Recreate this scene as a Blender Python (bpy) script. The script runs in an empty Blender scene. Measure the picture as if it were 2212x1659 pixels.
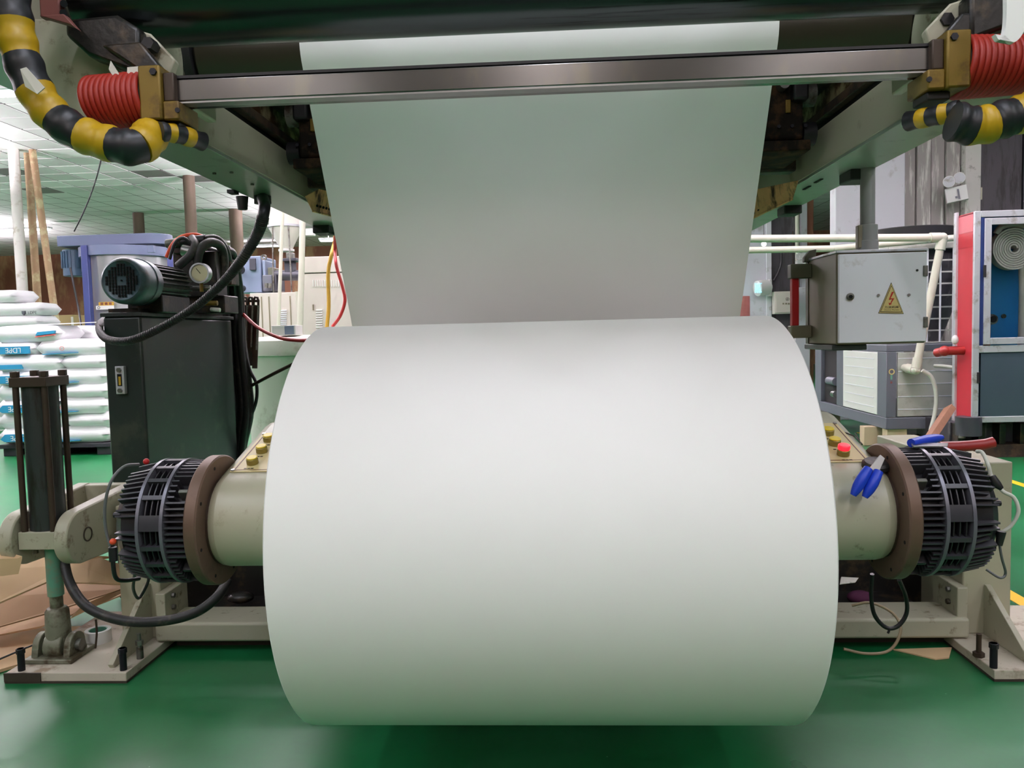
import bpy, math, random
from mathutils import Vector, Matrix, Euler
random.seed(11)
SC = bpy.context.scene
COL = SC.collection
PI = math.pi

# ------------------------------------------------------------------ camera
F_PX, YAW, PITCH, ROLL, CAM_H = 1681.3, .052, .0639, .0251, 1.27
fw = Vector((-math.sin(YAW)*math.cos(PITCH), math.cos(YAW)*math.cos(PITCH), -math.sin(PITCH)))
rt = Vector((math.cos(YAW), math.sin(YAW), 0))
up = rt.cross(fw)
RT = math.cos(ROLL)*rt - math.sin(ROLL)*up
UP = math.cos(ROLL)*up + math.sin(ROLL)*rt
EYE = Vector((0, 0, CAM_H))
cam_data = bpy.data.cameras.new('camera')
cam_data.sensor_width = 36.0
cam_data.lens = F_PX/2212*36.0
cam_data.clip_start, cam_data.clip_end = .05, 200
cam = bpy.data.objects.new('camera', cam_data)
COL.objects.link(cam)
m3 = Matrix((RT, UP, -fw)).transposed()
cam.matrix_world = Matrix.Translation(EYE) @ m3.to_4x4()
SC.camera = cam

# ------------------------------------------------------------------ world, exposure
world = bpy.data.worlds.new('hall_air')
SC.world = world
world.use_nodes = True
world.node_tree.nodes['Background'].inputs[0].default_value = (.9, .95, 1, 1)
world.node_tree.nodes['Background'].inputs[1].default_value = .25
SC.view_settings.view_transform = 'Standard'
SC.view_settings.look = 'None'
SC.view_settings.gamma = 1
SC.view_settings.use_curve_mapping = False
SC.view_settings.exposure = 0.0
LAMP_W = 30.0           # watts of one ceiling luminaire
CEIL = 4.5

# ------------------------------------------------------------------ survey helpers
def ray(x, y): return fw + (x-1106)/F_PX*RT - (y-829.5)/F_PX*UP
def P(x, y, Y):                      # the point of the plane y = Y sighted at a pixel
    d = ray(x, y); return EYE + d*(Y/d.y)
def F(x, y, z=0.0):                  # the point of the plane z sighted at a pixel
    d = ray(x, y); return EYE + d*((z-CAM_H)/d.z)
def PX(x, y, X):                     # the point of the plane x = X sighted at a pixel
    d = ray(x, y); return EYE + d*(X/d.x)

# ------------------------------------------------------------------ materials
def lin(c):
    def g(u):
        u /= 255.0
        return u/12.92 if u <= .04045 else ((u+.055)/1.055)**2.4
    return (g(c[0]), g(c[1]), g(c[2]), 1)
MATS = {}
def M(name, col, rough=.5, metal=0.0, var=.12, scale=6.0, dirt=None, bump=0.0, bscale=60.0, emit=None, trans=0.0, coat=0.0, stretch=None, spec=.5):
    """procedural material: base colour with value noise, optional second colour in patches, optional fine relief"""
    m = bpy.data.materials.new(name); m.use_nodes = True
    nt = m.node_tree; N = nt.nodes; L = nt.links
    b = N['Principled BSDF']
    b.inputs['Roughness'].default_value = rough
    b.inputs['Metallic'].default_value = metal
    b.inputs['Specular IOR Level'].default_value = spec
    b.inputs['Coat Weight'].default_value = coat
    if trans: b.inputs['Transmission Weight'].default_value = trans
    tc = N.new('ShaderNodeTexCoord'); src = tc.outputs['Object']
    if stretch:
        mp = N.new('ShaderNodeMapping'); mp.inputs['Scale'].default_value = stretch
        L.new(src, mp.inputs[0]); src = mp.outputs[0]
    no = N.new('ShaderNodeTexNoise'); no.inputs['Scale'].default_value = scale; no.inputs['Detail'].default_value = 5
    L.new(src, no.inputs['Vector'])
    c = lin(col)
    mix = N.new('ShaderNodeMix'); mix.data_type = 'RGBA'
    mix.inputs[6].default_value = tuple(max(0, v*(1-var)) for v in c[:3])+(1,)
    mix.inputs[7].default_value = tuple(min(1, v*(1+var)) for v in c[:3])+(1,)
    L.new(no.outputs['Fac'], mix.inputs[0])
    out = mix.outputs[2]
    if dirt:
        dc, amt, ds = dirt
        n2 = N.new('ShaderNodeTexNoise'); n2.inputs['Scale'].default_value = ds; n2.inputs['Detail'].default_value = 8; n2.inputs['Roughness'].default_value = .65
        L.new(src, n2.inputs['Vector'])
        rp = N.new('ShaderNodeValToRGB')
        rp.color_ramp.elements[0].position = .62-amt*.4; rp.color_ramp.elements[1].position = .72-amt*.3
        rp.color_ramp.elements[0].color = (0, 0, 0, 1); rp.color_ramp.elements[1].color = (1, 1, 1, 1)
        L.new(n2.outputs['Fac'], rp.inputs[0])
        mx = N.new('ShaderNodeMix'); mx.data_type = 'RGBA'
        L.new(rp.outputs[0], mx.inputs[0]); L.new(out, mx.inputs[6]); mx.inputs[7].default_value = lin(dc)
        out = mx.outputs[2]
    L.new(out, b.inputs['Base Color'])
    if bump:
        n3 = N.new('ShaderNodeTexNoise'); n3.inputs['Scale'].default_value = bscale; n3.inputs['Detail'].default_value = 4
        L.new(src, n3.inputs['Vector'])
        bp = N.new('ShaderNodeBump'); bp.inputs['Strength'].default_value = bump; bp.inputs['Distance'].default_value = .01
        L.new(n3.outputs['Fac'], bp.inputs['Height']); L.new(bp.outputs[0], b.inputs['Normal'])
    if emit:
        b.inputs['Emission Color'].default_value = lin(emit[0]); b.inputs['Emission Strength'].default_value = emit[1]
    MATS[name] = m
    return m

M('paper', (240, 240, 237), .62, var=.012, scale=3)
M('core_card', (190, 150, 110), .8)
M('cream', (174, 171, 148), .38, var=.06, scale=5, dirt=((150, 142, 116), .04, 9), bump=.02)
M('cream_oily', (172, 170, 148), .36, var=.06, scale=5, dirt=((88, 84, 56), .12, 13), bump=.02)
M('cream_worn', (174, 171, 150), .45, var=.08, scale=5, dirt=((116, 104, 80), .12, 16), bump=.04)
M('cream_rust', (168, 158, 120), .6, var=.15, scale=9, dirt=((78, 52, 24), .55, 12), bump=.08)
M('beam_green', (146, 158, 142), .33, var=.05, scale=3, dirt=((110, 118, 100), .12, 6))
M('dark_rust', (70, 52, 36), .65, var=.3, scale=14, dirt=((34, 26, 20), .5, 10), bump=.15)
M('black_metal', (34, 34, 36), .42, .3, var=.25, scale=12)
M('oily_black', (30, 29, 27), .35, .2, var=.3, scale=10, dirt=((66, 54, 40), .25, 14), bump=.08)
M('roller_dark', (52, 48, 36), .34, .0, var=.1, scale=3, stretch=(.4, 6, 6))
M('roller_steel', (70, 76, 76), .26, .95, var=.12, scale=6, stretch=(.3, 9, 9), dirt=((26, 24, 20), .16, 5))
M('chrome', (112, 110, 108), .22, 1.0, var=.1, scale=5, stretch=(2.5, 1, 1), dirt=((120, 118, 110), .2, 8))
M('brass', (122, 98, 34), .45, .35, var=.2, scale=12, dirt=((92, 70, 30), .3, 16))
M('red_hose', (158, 36, 20), .5, var=.12, scale=20)
M('tape_yellow', (184, 148, 18), .42, var=.12, scale=12)
M('tape_black', (30, 32, 36), .42, var=.2, scale=12)
M('copper', (238, 178, 120), .42, .15, var=.3, scale=6, stretch=(2, 2, .3), dirt=((60, 36, 16), .3, 9))
M('brake_black', (38, 38, 43), .38, .1, var=.2, scale=16)
M('brake_fin', (56, 56, 62), .36, .1, var=.15, scale=16)
M('flange_brown', (106, 84, 70), .5, .35, var=.18, scale=9, dirt=((92, 72, 60), .15, 8), bump=.03)
M('grease', (34, 30, 26), .95, var=.3, scale=10, dirt=((70, 52, 36), .4, 12), bump=.1, spec=.1)
M('rim_highlight', (104, 104, 114), .32, .3, var=.1, scale=16)  # lighter than the brake body: rim highlights put into the colour
M('void', (8, 8, 9), .9, var=0)
M('panel_plate', (206, 190, 140), .4, var=.04, scale=5)
M('panel_line', (92, 44, 26), .5)
M('button_yellow', (222, 196, 34), .3, var=.03)
M('button_ring', (150, 136, 74), .35, .6, var=.1)
M('button_red', (250, 40, 50), .3, emit=((255, 30, 50), 1.6))
M('label_ink', (44, 36, 22), .6)
M('steel', (150, 150, 148), .32, .9, var=.12, scale=20)
M('steel_dull', (120, 120, 114), .5, .7, var=.2, scale=14, dirt=((70, 62, 50), .3, 12))
M('bolt_black', (28, 28, 36), .45, .3)
M('cyl_dark', (58, 62, 62), .4, .3, var=.12, scale=6, stretch=(3, 3, .5), dirt=((40, 36, 30), .3, 6))
M('cyl_brown', (66, 52, 42), .5, .3, var=.2, scale=10)
M('rod_teal', (104, 158, 138), .34, .25, var=.12, scale=8, dirt=((140, 140, 120), .25, 9))
M('eye_grey', (124, 126, 108), .5, .2, var=.15, scale=12, dirt=((80, 72, 54), .35, 12), bump=.06)
M('dusty_plate', (190, 182, 166), .7, var=.1, scale=8, dirt=((138, 120, 98), .22, 9), bump=.06)
M('plate_dark', (60, 50, 42), .6, var=.2, scale=10)
M('rubber', (36, 36, 36), .5, var=.25, scale=12, dirt=((74, 68, 60), .2, 16), bump=.1)
M('cable_black', (28, 28, 30), .45, var=.1)
M('cable_grey', (92, 96, 96), .45)
M('cable_white', (206, 208, 198), .45)
M('cable_red', (160, 36, 34), .45)
M('cable_orange', (214, 76, 40), .45)
M('cable_tan', (150, 132, 104), .4)
M('cable_yellow', (176, 140, 44), .5)
M('tank_green', (38, 47, 45), .36, .0, var=.1, scale=4, dirt=((60, 66, 58), .2, 5))
M('motor_blue', (62, 84, 92), .34, .2, var=.1, scale=8, dirt=((48, 52, 52), .3, 9))
M('gauge_face', (206, 200, 160), .4)
M('sight_glass', (196, 160, 60), .15)
M('white_plastic', (226, 226, 224), .4, var=.03)
M('cardboard', (212, 180, 140), .75, var=.08, scale=5, bump=.05, bscale=20)
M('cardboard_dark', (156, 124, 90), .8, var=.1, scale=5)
M('pvc', (214, 212, 196), .34, var=.05, scale=6)
M('pvc_grey', (150, 152, 148), .45, var=.08)
M('tape_clear', (210, 212, 210), .2, var=.03)
M('cab_grey', (230, 232, 238), .42, var=.03, scale=4, dirt=((196, 195, 192), .05, 6))
M('cab_side', (118, 112, 88), .5, var=.08, scale=4)
M('cab_olive', (74, 74, 52), .5, var=.1)
M('cab_teal', (48, 58, 54), .5, var=.1)
M('red_handle', (176, 20, 24), .45)
M('sign_yellow', (206, 188, 122), .4, var=.03)
M('sign_red', (176, 36, 18), .5)
M('fire_red', (182, 44, 56), .38, var=.06, scale=4)
M('fire_red_dark', (176, 30, 46), .4)
M('fire_pink', (206, 104, 114), .38)
M('alu', (206, 208, 214), .34, .35, var=.05, scale=10, dirt=((160, 156, 150), .2, 9))
M('fire_blue', (24, 110, 160), .5, var=.08)
M('navy', (22, 42, 92), .45, var=.05)
M('hose_canvas', (176, 170, 154), .75, var=.12, scale=20, bump=.1)
M('pane_dark', (62, 76, 84), .18, var=.03, scale=2)
M('panel_white', (230, 230, 226), .4, var=.02)
M('frame_grey', (92, 96, 106), .45, var=.06)
M('dryer_grey', (176, 178, 170), .45, var=.05, dirt=((150, 150, 140), .2, 4))
M('wood', (120, 82, 60), .7, var=.2, scale=5, stretch=(8, 8, 1), bump=.05)
M('wood_pale', (196, 178, 146), .75, var=.12, scale=6)
M('red_pipe', (150, 36, 34), .42, var=.12)
M('snip_blue', (24, 62, 196), .4, var=.03)
M('wall_dark', (66, 64, 68), .6, var=.12, scale=2, stretch=(4, 4, .6), dirt=((40, 38, 38), .35, 3))
M('wall_black', (40, 40, 46), .55, var=.15, scale=2, stretch=(4, 4, .6), dirt=((96, 94, 92), .12, 5))
M('wall_silver', (214, 214, 222), .42, var=.03, scale=2, dirt=((176, 174, 176), .1, 4))
M('wall_grey', (146, 142, 138), .6, var=.1, scale=3, stretch=(5, 5, .5), dirt=((214, 212, 208), .22, 3))
M('wall_cream', (212, 210, 204), .6, var=.05, scale=3, dirt=((120, 116, 110), .18, 6))
M('wall_rust', (118, 74, 52), .7, var=.22, scale=1.2, stretch=(2, 2, .7), dirt=((150, 122, 84), .3, .8))
M('wall_olive', (150, 132, 88), .7, var=.12, scale=2)
M('mixer_blue', (96, 106, 134), .42, var=.05, scale=4)
M('mixer_deep', (50, 60, 112), .42, var=.06)
M('stainless', (196, 198, 200), .3, .7, var=.06, scale=3, stretch=(6, 6, .6))
M('motor_teal', (52, 78, 100), .42, var=.08)
M('orange_knob', (210, 96, 48), .4)
M('bag_white', (236, 236, 238), .42, var=.03, scale=6, bump=.35, bscale=14)
M('bag_blue', (40, 132, 170), .45)
M('bag_red', (206, 90, 84), .5)
M('bag_ink', (48, 54, 60), .5)
M('pallet_black', (26, 27, 34), .6, var=.1)
M('pole_white', (206, 204, 198), .5, var=.05, dirt=((170, 164, 150), .2, 5))
M('pole_brown', (142, 116, 84), .6, var=.15, dirt=((170, 158, 120), .3, 5))
M('duct_brown', (88, 74, 60), .7, var=.15)
M('extr_blue', (126, 140, 164), .42, var=.08, scale=6)
M('extr_dark', (60, 62, 70), .45, .2, var=.15)
M('cabinet_beige', (206, 200, 190), .45, var=.03)
M('tank_white', (224, 222, 212), .5, var=.03, scale=3, dirt=((188, 182, 168), .14, 3))
M('hook_iron', (66, 54, 46), .5, .5, var=.2, scale=14)
M('lamp_white', (240, 240, 240), .5, emit=((240, 246, 255), 14))
M('lamp_case', (220, 222, 224), .5)
M('floor_yellow', (238, 190, 30), .45, var=.06)
M('floor_white', (226, 222, 214), .5)
M('glow_cyan', (200, 240, 250), .4, emit=((130, 225, 255), 1.5))
M('glow_warm', (255, 250, 240), .4, emit=((255, 244, 230), 9))
M('purple_cloth', (84, 34, 66), .85)
M('socket', (216, 212, 190), .45)
M('screw', (170, 170, 172), .3, .9, var=.05)
M('mount_black', (24, 24, 24), .6)
M('rust_red', (120, 68, 62), .6, var=.15, scale=10)
M('scrap_white', (214, 210, 200), .7, dirt=((110, 104, 80), .2, 10))
g = bpy.data.materials.new('clear_glass'); g.use_nodes = True
gb = g.node_tree.nodes['Principled BSDF']
gb.inputs['Base Color'].default_value = (.9, .96, 1, 1); gb.inputs['Roughness'].default_value = .03
gb.inputs['Transmission Weight'].default_value = 1; gb.inputs['IOR'].default_value = 1.05
MATS['clear_glass'] = g

# ------------------------------------------------------------------ mesh builder
ORG = {}
def basis(d):
    d = Vector(d).normalized()
    a = Vector((0, 0, 1)) if abs(d.z) < .9 else Vector((1, 0, 0))
    u = a.cross(d).normalized()
    return u, d.cross(u).normalized(), d
AX = {'x': Vector((1, 0, 0)), 'y': Vector((0, 1, 0)), 'z': Vector((0, 0, 1))}
class MB:
    def __init__(s): s.v = []; s.f = []
    def add(s, vs, fs):
        o = len(s.v); s.v += [Vector(v) for v in vs]; s.f += [[i+o for i in q] for q in fs]; return s
    def box(s, a, b):
        x0, x1 = sorted((a[0], b[0])); y0, y1 = sorted((a[1], b[1])); z0, z1 = sorted((a[2], b[2]))
        return s.add([(x0,y0,z0),(x1,y0,z0),(x1,y1,z0),(x0,y1,z0),(x0,y0,z1),(x1,y0,z1),(x1,y1,z1),(x0,y1,z1)],
                     [(3,2,1,0),(4,5,6,7),(0,1,5,4),(1,2,6,5),(2,3,7,6),(3,0,4,7)])
    def obox(s, c, size, rot=(0, 0, 0)):
        R = Euler(rot).to_matrix() if not isinstance(rot, Matrix) else rot
        c = Vector(c); h = Vector(size)/2
        vs = [c + R @ Vector((sx*h.x, sy*h.y, sz*h.z)) for sz in (-1, 1) for sx, sy in ((-1,-1),(1,-1),(1,1),(-1,1))]
        return s.add(vs, [(3,2,1,0),(4,5,6,7),(0,1,5,4),(1,2,6,5),(2,3,7,6),(3,0,4,7)])
    def bar(s, p0, p1, w, h, upv=(0, 0, 1)):
        p0 = Vector(p0); p1 = Vector(p1); d = (p1-p0).normalized()
        sd = d.cross(Vector(upv)).normalized(); u = sd.cross(d).normalized()
        vs = [p + sd*(a*w/2) + u*(b*h/2) for p in (p0, p1) for a, b in ((-1,-1),(1,-1),(1,1),(-1,1))]
        return s.add(vs, [(0,1,2,3),(7,6,5,4),(0,4,5,1),(1,5,6,2),(2,6,7,3),(3,7,4,0)])
    def cyl(s, p0, p1, r0, r1=None, n=24, caps=True):
        r1 = r0 if r1 is None else r1
        p0 = Vector(p0); p1 = Vector(p1); u, w, d = basis(p1-p0)
        vs = []
        for p, r in ((p0, r0), (p1, r1)):
            for i in range(n):
                a = 2*PI*i/n; vs.append(p + (u*math.cos(a) + w*math.sin(a))*r)
        fs = [(i, (i+1) % n, n+(i+1) % n, n+i) for i in range(n)]
        if caps: fs += [tuple(range(n-1, -1, -1)), tuple(range(n, 2*n))]
        return s.add(vs, fs)
    def lathe(s, c, axis, prof, n=40, closed=False):
        """revolve (t, r) pairs around an axis through c; closed joins the last pair to the first"""
        c = Vector(c); u, w, d = basis(AX[axis] if isinstance(axis, str) else axis)
        vs = []; m = len(prof)
        for t, r in prof:
            for i in range(n):
                a = 2*PI*i/n; vs.append(c + d*t + (u*math.cos(a) + w*math.sin(a))*r)
        fs = []
        for k in range(m if closed else m-1):
            k2 = (k+1) % m
            fs += [(k*n+i, k*n+(i+1) % n, k2*n+(i+1) % n, k2*n+i) for i in range(n)]
        if not closed:
            if prof[0][1] > 1e-5: fs.append(tuple(range(n-1, -1, -1)))
            if prof[-1][1] > 1e-5: fs.append(tuple(range((m-1)*n, m*n)))
        return s.add(vs, fs)
    def tube(s, pts, r, n=10, caps=True, closed=False):
        pts = [Vector(p) for p in pts]; m = len(pts)
        rr = r if isinstance(r, (list, tuple)) else [r]*m
        T = []
        for i in range(m):
            if closed: t = pts[(i+1) % m]-pts[i-1]
            else: t = pts[min(i+1, m-1)]-pts[max(i-1, 0)]
            T.append(t.normalized())
        u, w, _ = basis(T[0]); vs = []
        for i in range(m):
            if i:
                q = T[i-1].rotation_difference(T[i]); u = q @ u
                u = (u - T[i]*u.dot(T[i])).normalized()
            w = T[i].cross(u)
            for k in range(n):
                a = 2*PI*k/n; vs.append(pts[i] + (u*math.cos(a) + w*math.sin(a))*rr[i])
        fs = []
        for i in range(m if closed else m-1):
            j = (i+1) % m
            fs += [(i*n+k, i*n+(k+1) % n, j*n+(k+1) % n, j*n+k) for k in range(n)]
        if caps and not closed: fs += [tuple(range(n-1, -1, -1)), tuple(range((m-1)*n, m*n))]
        return s.add(vs, fs)
    def prism(s, poly, axis, a, b):
        """extrude a polygon, given in the two other axes in order, from a to b along an axis"""
        def mk(t, q):
            return {'x': (t, q[0], q[1]), 'y': (q[0], t, q[1]), 'z': (q[0], q[1], t)}[axis]
        n = len(poly)
        vs = [mk(a, q) for q in poly] + [mk(b, q) for q in poly]
        return s.add(vs, [tuple(range(n-1, -1, -1)), tuple(range(n, 2*n))] + [(i, (i+1) % n, n+(i+1) % n, n+i) for i in range(n)])
    def slab(s, pts, thick):
        """a plate whose face is the given world polygon, thickened along -normal"""
        pts = [Vector(p) for p in pts]
        nn = (pts[1]-pts[0]).cross(pts[2]-pts[0]).normalized()*thick; n = len(pts)
        return s.add(pts + [p-nn for p in pts], [tuple(range(n)), tuple(range(2*n-1, n-1, -1))] + [(i, n+i, n+(i+1) % n, (i+1) % n) for i in range(n)])
    def ball(s, c, r, n=16, m=10):
        c = Vector(c); r = Vector((r, r, r)) if not isinstance(r, (tuple, list)) else Vector(r)
        vs = [c+Vector((0, 0, -r.z))]
        for j in range(1, m):
            b = -PI/2+PI*j/m
            for i in range(n):
                a = 2*PI*i/n; vs.append(c+Vector((math.cos(a)*math.cos(b)*r.x, math.sin(a)*math.cos(b)*r.y, math.sin(b)*r.z)))
        vs.append(c+Vector((0, 0, r.z))); t = len(vs)-1
        fs = [(0, 1+(i+1) % n, 1+i) for i in range(n)]
        for j in range(m-2):
            fs += [(1+j*n+i, 1+j*n+(i+1) % n, 1+(j+1)*n+(i+1) % n, 1+(j+1)*n+i) for i in range(n)]
        fs += [(1+(m-2)*n+i, 1+(m-2)*n+(i+1) % n, t) for i in range(n)]
        return s.add(vs, fs)
    def build(s, name, mat, parent=None, bevel=0.0, seg=2, smooth=38, label=None, fix=True):
        import bmesh
        if parent is not None: org = ORG[parent]
        else:
            xs = [v.x for v in s.v]; ys = [v.y for v in s.v]; zs = [v.z for v in s.v]
            org = Vector(((min(xs)+max(xs))/2, (min(ys)+max(ys))/2, min(zs)))
        me = bpy.data.meshes.new(name)
        me.from_pydata([tuple(v-org) for v in s.v], [], s.f)
        if fix:
            bm = bmesh.new(); bm.from_mesh(me); bmesh.ops.recalc_face_normals(bm, faces=bm.faces); bm.to_mesh(me); bm.free()
        if smooth:
            me.shade_smooth(); me.set_sharp_from_angle(angle=math.radians(smooth))
        me.materials.append(MATS[mat])
        o = bpy.data.objects.new(name, me); COL.objects.link(o)
        if parent is not None: o.parent = parent
        else: o.location = org
        ORG[o] = org
        if bevel:
            b = o.modifiers.new('bevel', 'BEVEL'); b.width = bevel; b.segments = seg; b.limit_method = 'ANGLE'; b.angle_limit = math.radians(45)
            b.harden_normals = False
        if label: o['label'] = label
        return o
def thing(name, label, cat, loc, group=None):
    o = bpy.data.objects.new(name, None); COL.objects.link(o)
    o.empty_display_size = .05
    o.location = loc; ORG[o] = Vector(loc)
    return tag(o, label, cat, group)
def tag(o, label, cat, group=None):
    o['label'] = label; o['category'] = cat
    if group: o['group'] = group
    return o
def struct(o):
    o['kind'] = 'structure'; return o
def piece(name, src, loc, parent, rot=None):           # alike part: shares mesh data
    c = src.copy(); COL.objects.link(c); c.name = name; c.parent = parent; c.location = loc
    if rot: c.rotation_euler = rot
    ORG[c] = ORG[parent]
    return c
def smooth(pts, k=8):
    pts = [Vector(p) for p in pts]; out = []
    q = [2*pts[0]-pts[1]] + pts + [2*pts[-1]-pts[-2]]
    for i in range(1, len(q)-2):
        a, b, c, d = q[i-1:i+3]
        for j in range(k):
            t = j/k
            out.append(.5*((2*b)+(c-a)*t+(2*a-5*b+4*c-d)*t*t+(3*b-a-3*c+d)*t**3))
    out.append(pts[-1]); return out
def bend(*a):                                            # (px, py, Y) triples -> smooth world path
    return smooth([P(*q) for q in a])
def text_mesh(name, body, size, mat, parent, mw, extrude=.0006):
    """flat lettering converted to a mesh; mw places its x/y plane in the world"""
    cu = bpy.data.curves.new(name, 'FONT'); cu.body = body; cu.size = size; cu.extrude = extrude
    cu.align_x = 'CENTER'; cu.align_y = 'CENTER'
    t = bpy.data.objects.new(name+'_tmp', cu); COL.objects.link(t)
    dg = bpy.context.evaluated_depsgraph_get()
    me = bpy.data.meshes.new_from_object(t.evaluated_get(dg))
    bpy.data.objects.remove(t); bpy.data.curves.remove(cu)
    me.name = name; me.materials.clear(); me.materials.append(MATS[mat])
    org = ORG[parent]
    me.transform(Matrix.Translation(-org) @ mw)
    o = bpy.data.objects.new(name, me); COL.objects.link(o); o.parent = parent; ORG[o] = org
    return o
FACE = Matrix.Rotation(PI/2, 4, 'X')                    # lettering that faces the viewer's side (-y)

# ------------------------------------------------------------------ luminaires (strip lamps under the ceiling, some added as fill)
def luminaire(x, y, w=LAMP_W, label=None, length=1.25, drop=.3, up=.9, turn=False, tint=(1.0, .86, .97)):
    """batten with two tubes on hangers; turn runs it front to back"""
    z = CEIL-drop
    t = thing('ceiling_light', label or 'white fluorescent strip light under the ceiling behind the camera', 'ceiling light', (x, y, z-.105), None if label else 'strip lights out of view')
    def d(l, s_): return Vector((s_, l, 0)) if turn else Vector((l, s_, 0))
    c = Vector((x, y, z)); h = length/2
    MB().box(c+d(-h, -.09)-Vector((0, 0, .02)), c+d(h, .09)-Vector((0, 0, .07))).build('housing', 'lamp_case', t, .008)
    for sx in (-.4, .4): MB().cyl(c+d(sx, 0)-Vector((0, 0, .02)), c+d(sx, 0)+Vector((0, 0, drop)), .006, n=8).build('hanger', 'steel', t)
    for sy in (-.045, .045):
        MB().cyl(c+d(-h+.03, sy)-Vector((0, 0, .085)), c+d(h-.03, sy)-Vector((0, 0, .085)), .016, n=10).build('tube', 'lamp_white', t)
    for nm, en, wd, dz, rx in (('strip_light', w, .18, -.004, 0), ('ceiling_fill', w*up, .12, .092, PI)):  # second, upward area light is added to brighten the ceiling
        ld = bpy.data.lights.new(nm, 'AREA'); ld.shape = 'RECTANGLE'; ld.size = length; ld.size_y = wd; ld.energy = en; ld.color = tint
        lo = bpy.data.objects.new(nm, ld); COL.objects.link(lo); lo.parent = t; lo.location = (0, 0, dz); lo.rotation_euler = (rx, 0, PI/2 if turn else 0)
WARM, COOL = (1.0, .81, .76), (.875, .86, 1.0)             # tints put in: warm offsets green bounce on the web, cool keeps roll neutral
for ly, k, tn in ((-6.0, .35, WARM), (-3.1, 1.35, WARM), (-.05, 1.3, COOL)):
    for lx in (-5.2, -2.6, 0, 2.6, 5.2):
        luminaire(lx, ly, LAMP_W*k, up=.3, length=2.3, turn=True, tint=tn)
for lx, ly, k, lab in ((-2.2, 6.6, 3, 'white strip light over the extruder'), (2.8, 6.2, 3, 'white strip light over the air dryer'), (-5.0, 7.3, 4, 'white strip light over the stacked bags'),
                       (-1.4, 11, 4, 'white strip light beyond the extruder cabinet'), (-12.6, 7.5, 5, 'white strip light over the far left aisle'), (-4.2, 13.5, 5, 'white strip light behind the blue mixer'),
                       (-14.5, 12.5, 5, 'white strip light over the far left bag racks'), (6.0, 6.4, 3, 'white strip light over the fire cabinet'), (-8.2, 4.6, 5, 'added strip light left of the hydraulic cylinder, brightening the ceiling'),
                       (-10.2, 10.2, 5, 'added strip light over the bags at the left edge, brightening the ceiling'), (-5.0, 19, 6, 'added strip light deep in the hall behind the web, brightening the ceiling'), (-16, 20, 7, 'added strip light in the far left corner of the hall, brightening the ceiling'), (2.0, 15, 10, 'white strip light deep in the hall on the right')):  # lamps out of view on the left, added to lift the ceiling
    luminaire(lx, ly, LAMP_W*k*.5, label=lab, drop=.75, up=10.5)
a = F(45, 490, CEIL-.1); luminaire(a.x, a.y, LAMP_W*4, 'distant glowing strip light behind the white column at left', 1.6, .1, .1)
a = F(560, 527, CEIL-.1); luminaire(a.x, a.y, LAMP_W*4, 'distant glowing strip light seen beside the black conduit', 1.9, .1, .1)
a = F(1640, 525, CEIL-.1)

# ================================================================== THE SETTING
def floor_material():
    m = bpy.data.materials.new('floor_epoxy'); m.use_nodes = True; nt = m.node_tree; N = nt.nodes; L = nt.links; b = N['Principled BSDF']
    tc = N.new('ShaderNodeTexCoord')
    n1 = N.new('ShaderNodeTexNoise'); n1.inputs['Scale'].default_value = 1.3; n1.inputs['Detail'].default_value = 6
    n2 = N.new('ShaderNodeTexNoise'); n2.inputs['Scale'].default_value = 38; n2.inputs['Detail'].default_value = 6
    vo = N.new('ShaderNodeTexVoronoi'); vo.inputs['Scale'].default_value = 9; vo.feature = 'F1'
    for n in (n1, n2, vo): L.new(tc.outputs['Object'], n.inputs['Vector'])
    r = N.new('ShaderNodeValToRGB'); r.color_ramp.elements[0].color = lin((12, 88, 44)); r.color_ramp.elements[1].color = lin((32, 120, 72))
    r.color_ramp.elements[0].position = .3; r.color_ramp.elements[1].position = .72
    L.new(n1.outputs['Fac'], r.inputs[0])
    sp = N.new('ShaderNodeValToRGB'); sp.color_ramp.elements[0].position = .012; sp.color_ramp.elements[1].position = .02
    sp.color_ramp.elements[0].color = (1, 1, 1, 1); sp.color_ramp.elements[1].color = (0, 0, 0, 1)
    L.new(vo.outputs['Distance'], sp.inputs[0])
    mx = N.new('ShaderNodeMix'); mx.data_type = 'RGBA'; L.new(sp.outputs[0], mx.inputs[0]); L.new(r.outputs[0], mx.inputs[6]); mx.inputs[7].default_value = lin((150, 200, 170))
    mm = N.new('ShaderNodeMix'); mm.data_type = 'RGBA'; mm.blend_type = 'MULTIPLY'; mm.inputs[0].default_value = .18
    L.new(mx.outputs[2], mm.inputs[6]); L.new(n2.outputs['Color'], mm.inputs[7]); L.new(mm.outputs[2], b.inputs['Base Color'])
    rr = N.new('ShaderNodeMapRange'); rr.inputs[3].default_value = .22; rr.inputs[4].default_value = .42
    L.new(n1.outputs['Fac'], rr.inputs[0]); L.new(rr.outputs[0], b.inputs['Roughness'])
    b.inputs['Specular IOR Level'].default_value = .4
    bp = N.new('ShaderNodeBump'); bp.inputs['Strength'].default_value = .06; bp.inputs['Distance'].default_value = .01
    n3 = N.new('ShaderNodeTexNoise'); n3.inputs['Scale'].default_value = 7; n3.inputs['Detail'].default_value = 3
    L.new(tc.outputs['Object'], n3.inputs['Vector']); L.new(n3.outputs['Fac'], bp.inputs['Height']); L.new(bp.outputs[0], b.inputs['Normal'])
    MATS['floor_epoxy'] = m
floor_material()
struct(MB().box((-20, -8, -.1), (10, 27, 0)).build('floor', 'floor_epoxy', smooth=0))['label'] = 'glossy green epoxy factory floor'

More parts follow.
